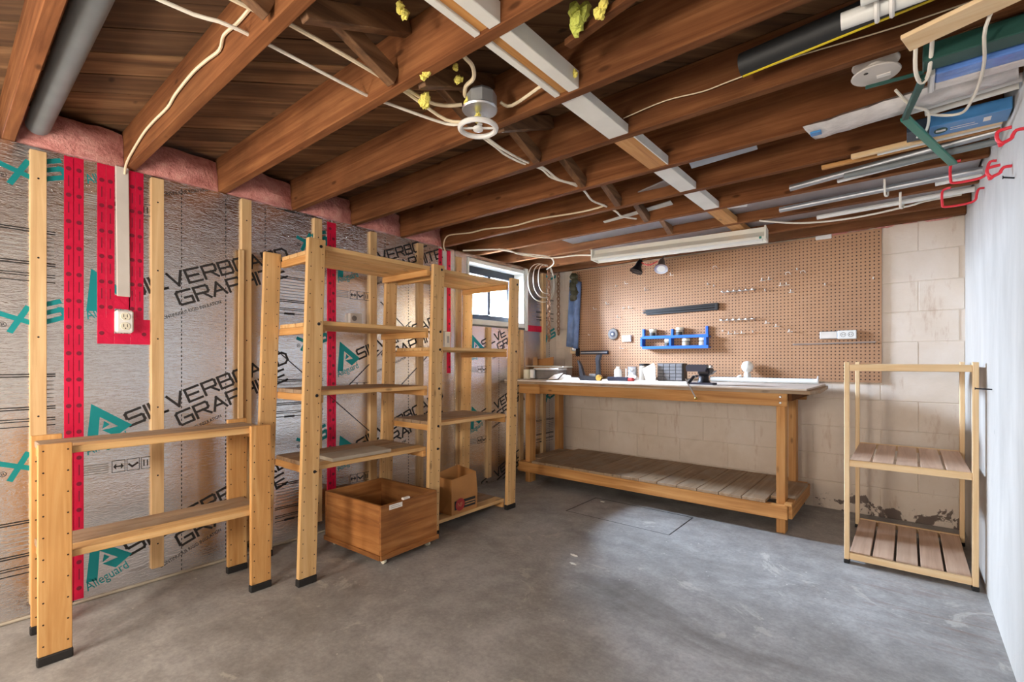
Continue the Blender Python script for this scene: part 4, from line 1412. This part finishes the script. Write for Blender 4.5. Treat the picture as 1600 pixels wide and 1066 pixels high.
for i, (pts, lab) in enumerate((((((0, 0), (.10, .01), (.135, .075), (.055, .055))), 'folded white paper sheet leaning on the grey case'),
                                (((0, 0), (.14, -.005), (.11, .045), (.03, .06)), 'curled white paper sheet left of the iron last'),
                                (((0, 0), (.10, .0), (.08, .022), (.02, .026)), 'small crumpled paper lying before the iron last'))):
    o = MB().prism(pts, (.385 + .10 * i, 3.535 + .03 * i, TZ + .001), (1, .05, 0), (0, .55, .8), .003).build('paper_sheet', 'paper_white')
    tag(o, lab, 'paper', 'papers on the bench')
o = MB().box(.58, .66, 3.93, 4.02, TZ + .0005, TZ + .05, .006).build('dark_block', 'grey_case')
tag(o, 'small dark block at the bench back left of the white bottle', 'block')

# ==================================================================== LEFT WALL FITTINGS
cs = MB().box(.0026, .012, .548, .599, 1.405, H, .003, lambda q: Vector((q.x, q.y + (.006 if q.z < 1.5 else 0), q.z))).build('cable_cover', 'spool_grey')
tag(cs, 'flat grey cable cover strip running up between red tapes', 'cable cover')
ot = thing('wall_outlet', 'white duplex outlet on the red taped patch of the foil wall', 'outlet', (.02, .577, 1.285))
MB().box(.0026, .040, .544, .613, 1.232, 1.338, .008).build('box', 'white_plastic', ot)
pl = MB().box(.0402, .045, .550, .607, 1.238, 1.332, .003).build('plate', 'white_plastic', ot)
for z in (1.262, 1.308):
    so = MB().lathe([(.019, 0), (.018, .003)], (.0452, .5785, z), (1, 0, 0), 18).build('socket', 'cream_plastic', ot, True)
    MB().box(.0484, .0488, .5705, .573, z - .004, z + .010).build('slot', 'ink_black', so)
    MB().box(.0484, .0488, .584, .5865, z - .004, z + .010).build('slot', 'ink_black', so)
    MB().disc((.0487, .5785, z - .010), (1, 0, 0), .003).build('ground', 'ink_black', so)
cs = MB().box(.001, .012, 2.618, 2.655, 1.34, 1.99, .003).build('cable_cover', 'white_plastic')
tag(cs, 'white cable cover strip between the tall shelving and the window', 'cable cover')
s2_ = thing('wall_switch', 'white surface box on red tape left of the window', 'switch', (.02, 2.64, 1.27))
MB().box(.0005, .038, 2.612, 2.672, 1.210, 1.335, .004).build('box', 'white_plastic', s2_)
MB().box(.0382, .042, 2.630, 2.654, 1.245, 1.300, .002).build('rocker', 'galvanised', s2_)
gb_ = thing('small_grey_box', 'small grey square box on foil above the second shelf', 'box', (.02, 1.815, 1.36))
MB().box(.0005, .030, 1.768, 1.862, 1.350, 1.42, .004).build('box', 'spool_grey', gb_)
MB().lathe([(.018, 0), (.018, .002)], (.0302, 1.80, 1.385), (1, 0, 0), 14).build('knockout', 'grey_case', gb_, True)

# ==================================================================== CEILING THINGS
def cable(pts, r, lab, mat='cable_sheath', name='cable', smooth=3, group='cables under the joists'):
    o = MB().tube(pts, r, 7, smooth=smooth).build(name, mat, None, True)
    return tag(o, lab, 'cable', group)


cable([(0.012, .583, 1.99), (0.08, 0.578, 2.03), (0.329, 0.578, 2.076), (0.499, 0.578, 2.083), (0.685, 0.578, 2.078), (0.777, 0.578, 2.095), (0.958, 0.578, 2.104), (1.093, 0.578, 2.095), (1.21, 0.578, 2.082), (1.247, 0.578, 2.113), (1.355, 0.578, 2.104), (1.487, 0.578, 2.107), (1.8, .578, 2.11)], .005, 'thick grey cable stapled along a joist down to the cable cover', smooth=3)
cable([(1.37, -.3, 2.052), (1.369, 0.382, 2.05), (1.407, 0.559, 2.05), (1.395, 0.975, 2.05), (1.411, 1.081, 2.05), (1.478, 1.30, 2.04), (1.60, 1.28, 2.0)], .0055, 'white cable through the near joists on the left of a pair', 'cable_white')
cable([(1.51, -.3, 2.06), (1.512, 0.5, 2.055), (1.535, 0.645, 2.055), (1.522, 0.969, 2.055), (1.517, 1.086, 2.05), (1.53, 1.25, 2.02), (1.62, 1.29, 2.0)], .0065, 'white cable through the near joists on the right of a pair')
cable([(1.79, 1.04, 2.10), (1.798, 1.08, 2.07), (1.796, 1.121, 2.06), (1.752, 1.172, 2.06), (1.697, 1.19, 2.06), (1.652, 1.232, 2.06), (1.66, 1.262, 2.06)], .007, 'looped cable curling down into the round ceiling box')
cable([(1.525, 1.05, 2.06), (1.535, 1.166, 2.05), (1.569, 1.224, 2.05), (1.60, 1.265, 2.06)], .0065, 'short cable entering the ceiling box from the left')
cable([(1.735, 1.33, 2.05), (1.765, 1.361, 2.04), (1.915, 1.341, 2.05)], .006, 'short cable from the ceiling box to the white blocking')
cable([(1.51, 1.40, 2.06), (1.503, 1.487, 2.045), (1.501, 1.571, 2.035), (1.483, 1.657, 2.035), (1.479, 1.789, 2.04), (1.50, 1.905, 2.045), (1.49, 2.013, 2.035), (1.516, 2.172, 2.04), (1.503, 2.311, 2.045), (1.472, 2.449, 2.035), (1.476, 2.602, 2.04), (1.475, 2.745, 2.04), (1.466, 2.841, 2.035), (1.5, 2.98, 2.045)], .006, 'sagging cable threaded through the middle joists', 'cable_white')
cable([(1.525, 1.40, 2.06), (1.52, 1.50, 2.04), (1.515, 1.62, 2.03), (1.50, 1.789, 2.04), (1.515, 1.905, 2.045), (1.51, 2.05, 2.03), (1.53, 2.20, 2.045)], .0055, 'second cable running beside the sagging cable', 'cable_white')
cable([(0.014, 2.636, 1.985), (0.02, 2.612, 2.03), (0.048, 2.609, 2.083), (0.115, 2.609, 2.097), (0.32, 2.609, 2.077), (0.485, 2.609, 2.077), (0.731, 2.609, 2.052), (0.984, 2.609, 2.058), (1.261, 2.609, 2.042), (1.422, 2.609, 2.042), (1.47, 2.605, 2.05)], .0055, 'long cable along a joist from the white cable cover')
cable([(2.15, 3.42, 2.010), (2.316, 3.587, 2.002), (2.485, 3.653, 1.995), (2.683, 3.676, 1.998), (2.896, 3.63, 2.004), (2.969, 3.603, 2.010), (3.12, 3.60, 2.014)], .006, 'drooping cable between the fluorescent lamp and the white wall', 'cable_white')
cable([(2.0, 1.7895, 2.085), (2.171, 1.7895, 2.096), (2.315, 1.7895, 2.081), (2.414, 1.7895, 2.084), (2.62, 1.7895, 2.087), (2.864, 1.7895, 2.071), (3.1, 1.7895, 2.07)], .0022, 'fine wire stapled along the joist below the black pipe')
cable([(.05, 2.80, 2.015), (0.354, 2.947, 2.005), (0.371, 3.176, 2.0), (0.487, 3.435, 2.0), (0.713, 3.49, 2.0), (0.862, 3.525, 1.985)], .006, 'white cable from the window head to the fluorescent lamp', 'cable_white')
cable([(.33, 2.93, 2.010), (.36, 3.16, 2.012), (.47, 3.42, 2.012), (.34, 3.70, 2.015), (.16, 3.84, 2.0)], .006, 'white cable from the window head to the hanging coil', 'cable_white')
# coil
ccl = MB()
for i in range(3):
    pts = []
    for q in range(14):
        an_ = 2 * math.pi * q / 14
        pts.append((.145 + .012 * i + .006 * math.sin(3 * an_), 3.775 + .02 * i + (.225 - .045 * i) * math.sin(an_), 1.860 + .020 * i + (.185 - .022 * i) * math.cos(an_)))
    ccl.tube(pts, .0042, 7, closed=True, smooth=2)
o = ccl.build('cable_coil', 'cable_white', None, True)
tag(o, 'loose coil of white cable hanging right of the window', 'cable coil')


def chain(x, y, z0, z1, lab):
    c_ = thing('hanging_chain', lab, 'chain', (x, y, z0), 'chains by the corner')
    z, i = z1, 0
    while z > z0:
        pts = []
        for q in range(8):
            an_ = 2 * math.pi * q / 8
            a_, b_ = .015 * math.cos(an_), .026 * math.sin(an_)
            pts.append((x + (a_ if i % 2 else 0), y + (0 if i % 2 else a_), z + b_))
        MB().tube(pts, .0062, 6, closed=True, smooth=0).build('chain_link', 'rust_chain', c_, True)
        z -= .039; i += 1


chain(.175, 3.855, 1.30, 2.02, 'rusty chain hanging nearer the window, through the coil')
chain(.088, 4.150, 1.38, 2.02, 'rusty chain hanging nearer the block wall corner')

# ceiling box with round plate and ring
lf = thing('ceiling_light_box', 'round metal ceiling box with plate and white ring between joists', 'light fixture', (1.68, 1.28, 1.95))
MB().lathe([(.052, 0), (.055, .002), (.055, .045), (.040, .060)], (1.705, 1.262, 2.012), n=8).build('box', 'galvanised', lf)
MB().lathe([(.010, -.008), (.062, -.006), (.065, 0), (.060, .004)], (1.700, 1.258, 2.005), n=26).build('cover_plate', 'tin', lf, True)
MB().lathe([(.010, 0), (.010, .040)], (1.690, 1.268, 1.957), n=12).build('stem', 'white_plastic', lf, True)
rg_ = MB()
pts = [(1.675 + .066 * math.cos(2 * math.pi * q / 28), 1.275 + .066 * math.sin(2 * math.pi * q / 28), 1.952) for q in range(28)]
rg_.tube(pts, .0095, 8, closed=True, smooth=0)
rg_.build('ring', 'white_plastic', lf, True)
MB().beam((1.675 - .06 * .77, 1.275 - .06 * .64, 1.952), (1.675 + .06 * .77, 1.275 + .06 * .64, 1.952), .010, .006).build('spoke', 'white_plastic', lf)
MB().lathe([(.006, -.004), (.018, 0), (.018, .010), (.008, .016)], (1.675, 1.275, 1.944), n=16).build('hub', 'white_plastic', lf, True)

# spray foam blobs
foam = [((1.772, .86, 2.10), 'yellow', 'yellow foam lump on the joist far left of the round ceiling box', .018),
        ((1.691, 1.012, 2.018), 'yellow', 'yellow foam smear on the joist edge left of the looped cable', .016),
        ((1.560, 1.118, 2.040), 'yellow', 'tall ragged yellow foam clump left of the round ceiling box', .026),
        ((1.735, 1.10, 2.07), 'yellow', 'tiny yellow foam dab left of the looped cable', .010),
        ((1.700, 1.150, 2.06), 'yellow', 'small yellow foam flake beside the looped cable', .014),
        ((1.668, 1.235, 2.030), 'yellow', 'yellow foam lump on top of the round cover plate', .020),
        ((1.682, 1.258, 1.985), 'yellow', 'yellow foam lump over the white ring', .017),
        ((2.035, 1.365, 2.055), 'yellow', 'yellow foam dab on the end of the white blocking', .012),
        ((2.175, 1.062, 2.10), 'green', 'greenish foam clump on the nearest joist at the top', .036),
        ((2.125, 1.10, 2.12), 'green', 'greenish foam clump below the nailer beside the blocking', .030),
        ((2.175, 1.165, 2.06), 'green', 'large greenish foam clump hanging under the nailer', .032),
        ((2.255, 1.150, 2.040), 'yellow', 'pale yellow foam blob on the nailer right end', .020)]
for i, (c_, kind, lab, r_) in enumerate(foam):
    rgn = random.Random(100 + i)
    m_ = MB()
    for q in range(4):
        m_.blob((c_[0] + rgn.uniform(-.6, .6) * r_, c_[1] + rgn.uniform(-.5, .5) * r_, c_[2] + rgn.uniform(-.8, .8) * r_), r_ * .7, r_ * .6, r_ * .7, 8, 6, .35, i * 10 + q)
    o = m_.build('foam_lump', kind + '_foam')
    tag(o, lab, 'spray foam', 'spray foam lumps')

# grey pipe upper left
o = MB().tube([(.035, .285, 2.10), (1.9, .285, 2.12)], .040, 16).build('vent_pipe', 'grey_pvc', None, True)
tag(o, 'grey plastic pipe running beside the joist at the upper left', 'pipe')

# black pipe with yellow stripe, white pvc
bp = thing('striped_pipe', 'black plastic pipe with a yellow stripe lying between joists', 'pipe', (2.8, 1.66, 2.09))
MB().lathe([(.030, 0), (.036, 0), (.036, .68), (.030, .68)], (2.465, 1.712, 2.080), (1, -.10, 0), 20, cap=False).build('pipe', 'black_rubber_tube', bp, True)
MB().box(2.468, 3.14, 1.7125, 1.7205, 2.042, 2.0475, 0, lambda q: Vector((q.x, q.y - .10 * (q.x - 2.465), q.z))).build('stripe', 'yellow_stripe', bp)
wp = thing('white_conduit', 'white plastic conduit with strap under the joist at top right', 'conduit', (2.95, 1.53, 1.99))
MB().tube([(2.755, 1.533, 1.995), (3.16, 1.533, 1.995)], .021, 14).build('pipe', 'white_pvc', wp, True)
for x in (2.83, 2.86):
    MB().tube([(x, 1.505, 2.03), (x, 1.508, 1.98), (x, 1.533, 1.968), (x, 1.558, 1.98), (x, 1.560, 2.018)], .006, 6).build('strap', 'white_plastic', wp, True)
wp = thing('upper_white_conduit', 'second white conduit behind the strapped one at top right', 'conduit', (2.95, 1.47, 2.0))
MB().tube([(2.80, 1.478, 2.0), (3.16, 1.478, 2.0)], .016, 12).build('pipe', 'white_pvc', wp, True)
# wood board at top right
o = MB().beam((2.885, 1.695, 1.965), (3.165, 1.630, 1.985), .085, .012, up=(0, 0, 1)).build('hung_board', PALE[0])
tag(o, 'pale wood board hung under the joists at the top right', 'board')
# grey spool
sp_ = thing('wire_spool', 'grey round spool flange with a white sticker under a joist', 'spool', (2.813, 1.885, 2.0))
MB().lathe([(.012, -.003), (.062, -.003), (.064, 0), (.062, .004)], (2.813, 1.892, 2.000), (0, 0, 1), 30).build('flange', 'spool_grey', sp_, True)
MB().lathe([(.022, .0045), (.022, .030)], (2.813, 1.892, 2.000), (0, 0, 1), 16).build('core', 'spool_grey', sp_, True)
MB().lathe([(.060, .0305), (.062, .034), (.060, .038)], (2.813, 1.892, 2.000), (0, 0, 1), 30).build('flange', 'spool_grey', sp_, True)
MB().box(2.815, 2.850, 1.895, 1.915, 1.9955, 1.9967, 0).build('sticker', 'paper_white', sp_)
MB().lathe([(.006, -.0008), (.006, 0)], (2.790, 1.862, 1.9965), (0, 0, 1), 10).build('hole', 'ink_black', sp_)
# grey duct behind
o = MB().tube([(2.82, 1.805 + .045, 2.085), (3.16, 1.85, 2.085)], .038, 16).build('metal_duct', 'galvanised', None, True)
tag(o, 'short galvanised duct between joists behind the pale hung board', 'duct')
# green parts
gr = thing('green_bracket', 'bent green steel bracket dangling among the stored pipes', 'bracket', (2.92, 2.1, 1.95))
MB().beam((2.928, 1.90, 1.952), (2.884, 2.16, 1.945), .018, .018, up=(0, 0, 1)).build('arm', 'dark_green', gr)
MB().beam((2.884, 2.163, 1.945), (3.040, 2.76, 1.935), .028, .012, up=(0, 0, 1)).build('arm', 'green_paint', gr)
o = MB().box(2.925, 3.165, 1.832, 1.90, 1.965, 2.015, .003).build('green_channel', 'dark_green')
tag(o, 'dark green square channel stored under the joists by the wall', 'channel')
o = MB().beam((2.785, 1.93, 1.985), (2.93, 1.94, 1.985), .010, .010).build('green_rod', 'dark_green')
tag(o, 'thin dark green rod poking left out of the stored bundle', 'rod')
# blue/white wrapped pack
bw = thing('wrapped_pack', 'long pack with blue wrap and white end beside the green channel', 'pack', (3.05, 2.02, 1.99))
MB().box(2.955, 3.168, 1.912, 1.977, 1.955, 2.005, .004).build('wrap', 'blue_film', bw)
MB().box(2.940, 2.9545, 1.909, 2.027, 1.950, 2.008, .004).build('end', 'white_plastic', bw)
MB().box(2.955, 3.168, 1.9775, 2.024, 1.955, 2.005, .003).build('film', 'clear_plastic', bw)
# clear bag
cbg = MB()
P0, P1 = Vector((2.595, 2.175, 1.985)), Vector((3.15, 2.095, 1.985))
dd = (P1 - P0); ln_ = dd.length; dd.normalize(); sd_ = Vector((0, 0, 1)).cross(dd)
for i in range(15):
    t_ = i / 14
    hw = .065 + .006 * math.sin(i * 2.3) + (.012 if i == 0 else 0)
    hh = .018 + .004 * math.sin(i * 3.1) if i else .004
    c0 = P0 + dd * ln_ * t_
    for a_, b_ in ((-1, 0), (-.6, 1), (.6, 1), (1, 0), (.6, -1), (-.6, -1)):
        cbg.v.append(tuple(c0 + sd_ * hw * a_ + Vector((0, 0, hh * b_))))
for i in range(14):
    for k in range(6):
        cbg.f.append((i * 6 + k, (i + 1) * 6 + k, (i + 1) * 6 + (k + 1) % 6, i * 6 + (k + 1) % 6))
cbg.f.append((0, 1, 2, 3, 4, 5)); cbg.f.append(tuple(14 * 6 + k for k in (5, 4, 3, 2, 1, 0)))
pbg = thing('plastic_sleeve', 'long clear plastic sleeve with white contents under the joists', 'sleeve', tuple(P0))
cbg.build('sleeve', 'clear_plastic', pbg, True)
MB().box(2.605, 2.64, 2.12, 2.15, 1.958, 1.966, .001).build('blue_corner', 'blue_cover', pbg)
# blue box
bb = thing('blue_box', 'flat blue printed box stored under the joists by the wall', 'box', (3.03, 2.43, 2.0))
MB().box(2.955, 3.172, 2.385, 2.50, 1.975, 2.018, .002).build('carton', 'blue_cover', bb)
MB().box(2.888, 2.9545, 2.388, 2.50, 1.976, 2.017, .002).build('end', 'navy_card', bb)
pr = Print((2.958, 2.5, 1.9745), (1, 0, 0), (0, -1, 0))
pr.poly([(.03 + .02 * math.cos(2 * math.pi * i / 18), .055 + .03 * math.sin(2 * math.pi * i / 18)) for i in range(18)]); pr.build('print_oval', 'dark_green', bb)
pr = Print((2.958, 2.5, 1.9740), (1, 0, 0), (0, -1, 0))
pr.poly([(.016, .045), (.044, .045), (.044, .065), (.016, .065)]); pr.line((.06, .045), (.13, .045), .006); pr.line((.06, .065), (.12, .065), .006); pr.poly([(.145, .05), (.165, .05), (.165, .09), (.145, .09)])
pr.build('print_marks', 'paper_white', bb)
# rods, conduits and sticks stored by the wall (each spans from P to Q)
rods = [
    ((2.70, 2.575, 1.995), (3.165, 2.54, 1.995), .013, PALE[0], 'light wooden stick stored below the blue box'),
    ((2.79, 2.61, 2.0), (3.165, 2.585, 2.0), .012, 'white_pvc', 'short white tube next to the wooden stick'),
    ((2.58, 2.66, 2.005), (3.168, 2.635, 2.005), .012, BENCHW[0], 'long orange wooden stick at the edge of a joist'),
    ((2.42, 2.85, 2.0), (3.165, 2.665, 2.0), .016, 'galvanised', 'long steel conduit slanting under the joists'),
    ((2.66, 2.745, 1.972), (3.165, 2.70, 1.972), .013, 'grey_pvc', 'grey plastic tube beside the steel conduit'),
    ((2.62, 2.90, 2.004), (3.165, 2.78, 2.004), .011, 'white_pvc', 'thin white tube beside the slanting steel conduit'),
    ((2.90, 2.245, 2.0), (3.172, 2.205, 2.0), .014, 'white_pvc', 'white tube tucked beside the clear plastic sleeve'),
    ((2.94, 2.30, 2.0), (3.172, 2.262, 2.0), .012, 'white_paint', 'white painted stick above the blue box'),
    ((3.0, 3.245, 2.0), (3.168, 3.22, 2.0), .014, 'white_pvc', 'short white tube at the far end near the red hooks'),
    ((2.30, 3.235, 2.004), (3.165, 3.165, 2.004), .016, 'galvanised', 'long grey conduit under the joist near the back wall'),
    ((2.45, 3.56, 2.006), (3.165, 3.50, 2.006), .014, 'white_pvc', 'white conduit under the last joists by the back wall'),
]
for a_, b_, r_, mt, lab in rods:
    if isinstance(mt, str):
        o = MB().tube([a_, b_], r_, 12).build('stored_tube', mt, None, True)
        tag(o, lab, 'tube', 'stored rods by the white wall')
    else:
        o = MB().beam(a_, b_, r_ * 2, r_ * 1.4).build('stored_stick', mt)
        tag(o, lab, 'stick', 'stored rods by the white wall')
# hangers of cable
cable([(3.075, 1.68, 2.02), (3.047, 1.746, 1.965), (3.059, 1.907, 1.950), (3.059, 2.068, 1.948), (3.044, 2.222, 1.948), (3.022, 2.268, 1.955), (2.981, 2.267, 1.965), (2.945, 2.20, 1.955)], .0045, 'thin white cord slung round the stored bundle', 'cable_white', 'cord')
cable([(2.910, 1.75, 2.02), (2.908, 1.838, 1.955), (2.923, 1.918, 1.945), (2.940, 1.876, 1.955), (2.945, 1.736, 2.02)], .0055, 'looped white cord under the pale hung board', 'cable_white', 'cord')
cable([(2.86, 2.02, 1.99), (2.90, 2.10, 1.958), (2.945, 2.19, 1.958), (2.945, 2.36, 1.958), (2.92, 2.44, 1.968)], .0045, 'white cord tied round the sleeve and the blue box', 'cable_white', 'cord')
cable([(2.80, 3.10, 2.03), (2.80, 3.14, 1.985), (2.80, 3.20, 1.972), (2.81, 3.25, 1.985), (2.81, 3.27, 2.03)], .005, 'cord loop holding the long grey conduit', 'cable_white', 'cord')
cable([(2.86, 3.40, 2.03), (2.86, 3.44, 1.985), (2.86, 3.52, 1.975), (2.87, 3.58, 1.99), (2.87, 3.60, 2.03)], .006, 'cord loop holding the last white conduit', 'cable_white', 'cord')

# white scraps tucked between joists
scr = [((1.24, 3.03, 2.075), (1.73, 3.01, 2.11), 'long white plastic strip tucked above a far joist'),
       ((1.66, 3.10, 2.10), (2.20, 3.20, 2.11), 'white plastic strip across the blocking in a far bay'),
       ((1.85, 3.14, 2.07), (2.12, 3.24, 2.08), 'short white plastic channel beside the blocking'),
       ((1.55, 2.68, 2.07), (1.90, 2.58, 2.09), 'grey metal strip tucked left of the white blocking'),
       ((2.05, 2.42, 2.08), (2.35, 2.44, 2.10), 'grey metal strip tucked right of the white blocking')]
for a_, b_, lab in scr:
    o = MB().beam(a_, b_, .05, .008, up=(0, .3, 1)).build('plastic_strip', 'white_pvc' if 'white' in lab[:20] else 'galvanised')
    tag(o, lab, 'strip', 'strips tucked in the joists')

# fluorescent lamp
fl = thing('fluorescent_lamp', 'white fluorescent shop lamp hung below the joists over the bench', 'lamp', (1.5, 3.62, 1.93))
f0, f1 = Vector((.885, 3.525, 1.955)), Vector((2.135, 3.655, 1.955))
d_ = (f1 - f0); fl_len = d_.length; d_.normalize(); s_ = Vector((0, 0, 1)).cross(d_)
FF = lambda q: f0 + d_ * q.x + s_ * q.y + Vector((0, 0, q.z))
m_ = MB()
prof = [(-.030, .062), (-.030, .030), (-.075, -.010), (-.075, -.026), (-.068, -.026), (-.022, .012), (.022, .012), (.068, -.026), (.075, -.026), (.075, -.010), (.030, .030), (.030, .062)]
n = len(prof)
for x in (0, fl_len):
    m_.v += [tuple(FF(Vector((x, a_, b_)))) for a_, b_ in prof]
for i in range(n):
    m_.f.append((i, (i + 1) % n, n + (i + 1) % n, n + i))
m_.build('reflector', 'lamp_white', fl)
for x in (-.012, fl_len + .0005):
    MB().box(x, x + .0115, -.076, .076, -.027, .063, .002, FF).build('end_cap', 'lamp_white', fl)
for y in (-.030, .030):
    MB().tube([FF(Vector((.02, y, -.012))), FF(Vector((fl_len - .02, y, -.012)))], .012, 12).build('tube', 'milky_plastic', fl, True)
MB().box(fl_len - .03, fl_len - .015, -.0755, -.0752 - .003, -.025, -.010, 0, FF).build('green_tag', 'green_paint', fl)
for x in (.15, 1.1):
    q = FF(Vector((x, 0, .0)))
    MB().tube([(q.x, q.y, 2.0175), (q.x, q.y, 2.045)], .003, 6).build('hanger', 'steel', fl)
# spot lamps behind
for (x, z, mt, lab, nm) in ((1.03, 1.95, 'black_iron', 'dark clamp spot lamp behind the fluorescent lamp', 'spot_lamp'), (1.235, 1.93, 'tin', 'white reflector spot lamp right of the dark one', 'spot_lamp')):
    s_t = thing(nm, lab, 'lamp', (x, 4.06, z), 'spot lamps over the pegboard')
    ax_ = Vector((-.25, -.35, -1)) if mt == 'black_iron' else Vector((.15, -.55, -.8))
    MB().lathe([(.018, -.02), (.026, 0), (.030, .04), (.055, .085), (.058, .095), (.050, .092)], (x, 4.06, z + .04), ax_, 20).build('shade', mt, s_t, True)
    MB().lathe([(.030, .0935), (.046, .090), (.048, .0865)], (x, 4.06, z + .04), ax_, 18).build('lens', 'milky_plastic' if mt == 'tin' else 'black_plastic', s_t, True)
    MB().tube([(x, 4.06, z + .05), (x + .01, 4.075, z + .08), (x + .012, 4.110, 2.045), (x + .012, 4.1295, 2.055)], .006, 6).build('stem', 'steel', s_t, True)
o = MB().tube([(1.05, 4.05, 1.985), (1.10, 4.03, 1.955), (1.15, 4.03, 1.95), (1.20, 4.05, 1.975)], .005, 6).build('red_cord', 'red_cord', None, True)
tag(o, 'short red cord between the two spot lamps', 'cord')
# white tab on top of the pegboard
o = MB().box(2.36, 2.46, 4.205, 4.227, 2.005, 2.045, .003).build('plastic_tab', 'white_plastic')
tag(o, 'small white plastic tab at the top edge of the pegboard', 'tab')

# red hooks on the right wall
def red_hook(y, z, lab, s=1.0, reach=.11):
    m_ = MB()
    x = RX
    m_.tube([(x - .0005, y, z + .045 * s), (x - .020, y, z + .045 * s), (x - .028, y + .004, z + .02 * s), (x - .032, y + .004, z), (x - .06, y + .004, z - .012), (x - reach, y + .004, z - .012),
             (x - reach - .012, y + .004, z + .005), (x - reach - .012, y + .004, z + .06 * s), (x - reach + .004, y + .004, z + .072 * s), (x - reach + .02, y, z + .072 * s)], .0055, 8, smooth=2)
    o = m_.build('utility_hook', 'red_rubber', None, True)
    tag(o, lab, 'hook', 'red hooks on the white wall')


red_hook(2.83, 1.885, 'upper large red coated hook by the ceiling of the white wall', 1.1, .13)
red_hook(3.24, 1.885, 'lower large red coated hook deeper in the corner', 1.1, .14)
red_hook(2.20, 1.81, 'red coated hook nearest the camera on the white wall', .5, .05)
red_hook(2.45, 1.775, 'small red hook below the nearest red hook', .4, .05)
for (y, z, lab) in ((2.97, .972, 'dark nail sticking out of the white wall by the small shelf'), (2.40, 1.735, 'dark nail sticking out of the white wall below the red hooks')):
    m_ = MB().tube([(RX - .0005, y, z), (RX - .055 if z < 1.2 else RX - .03, y - .02, z + .003)], .003, 8)
    m_.lathe([(.006, 0), (.006, .002)], (RX - (.055 if z < 1.2 else .03), y - .02, z + .003), (-1, 0, 0), 10)
    o = m_.build('wall_nail', 'black_iron')
    tag(o, lab, 'nail', 'nails in the white wall')

# floor crumbs
for i, (x, y, lab) in enumerate(((1.06, 3.32, 'tiny white chip on the floor before the bench'), (1.44, 2.30, 'pale plaster fleck on the floor below the hatch'), (1.50, 2.20, 'small plaster crumb beside the pale fleck'))):
    o = MB().blob((x, y, .004), .022, .009, .004, 7, 5, .4, 300 + i).build('plaster_chip', 'white_paint')
    tag(o, lab, 'debris', 'plaster chips on the floor')
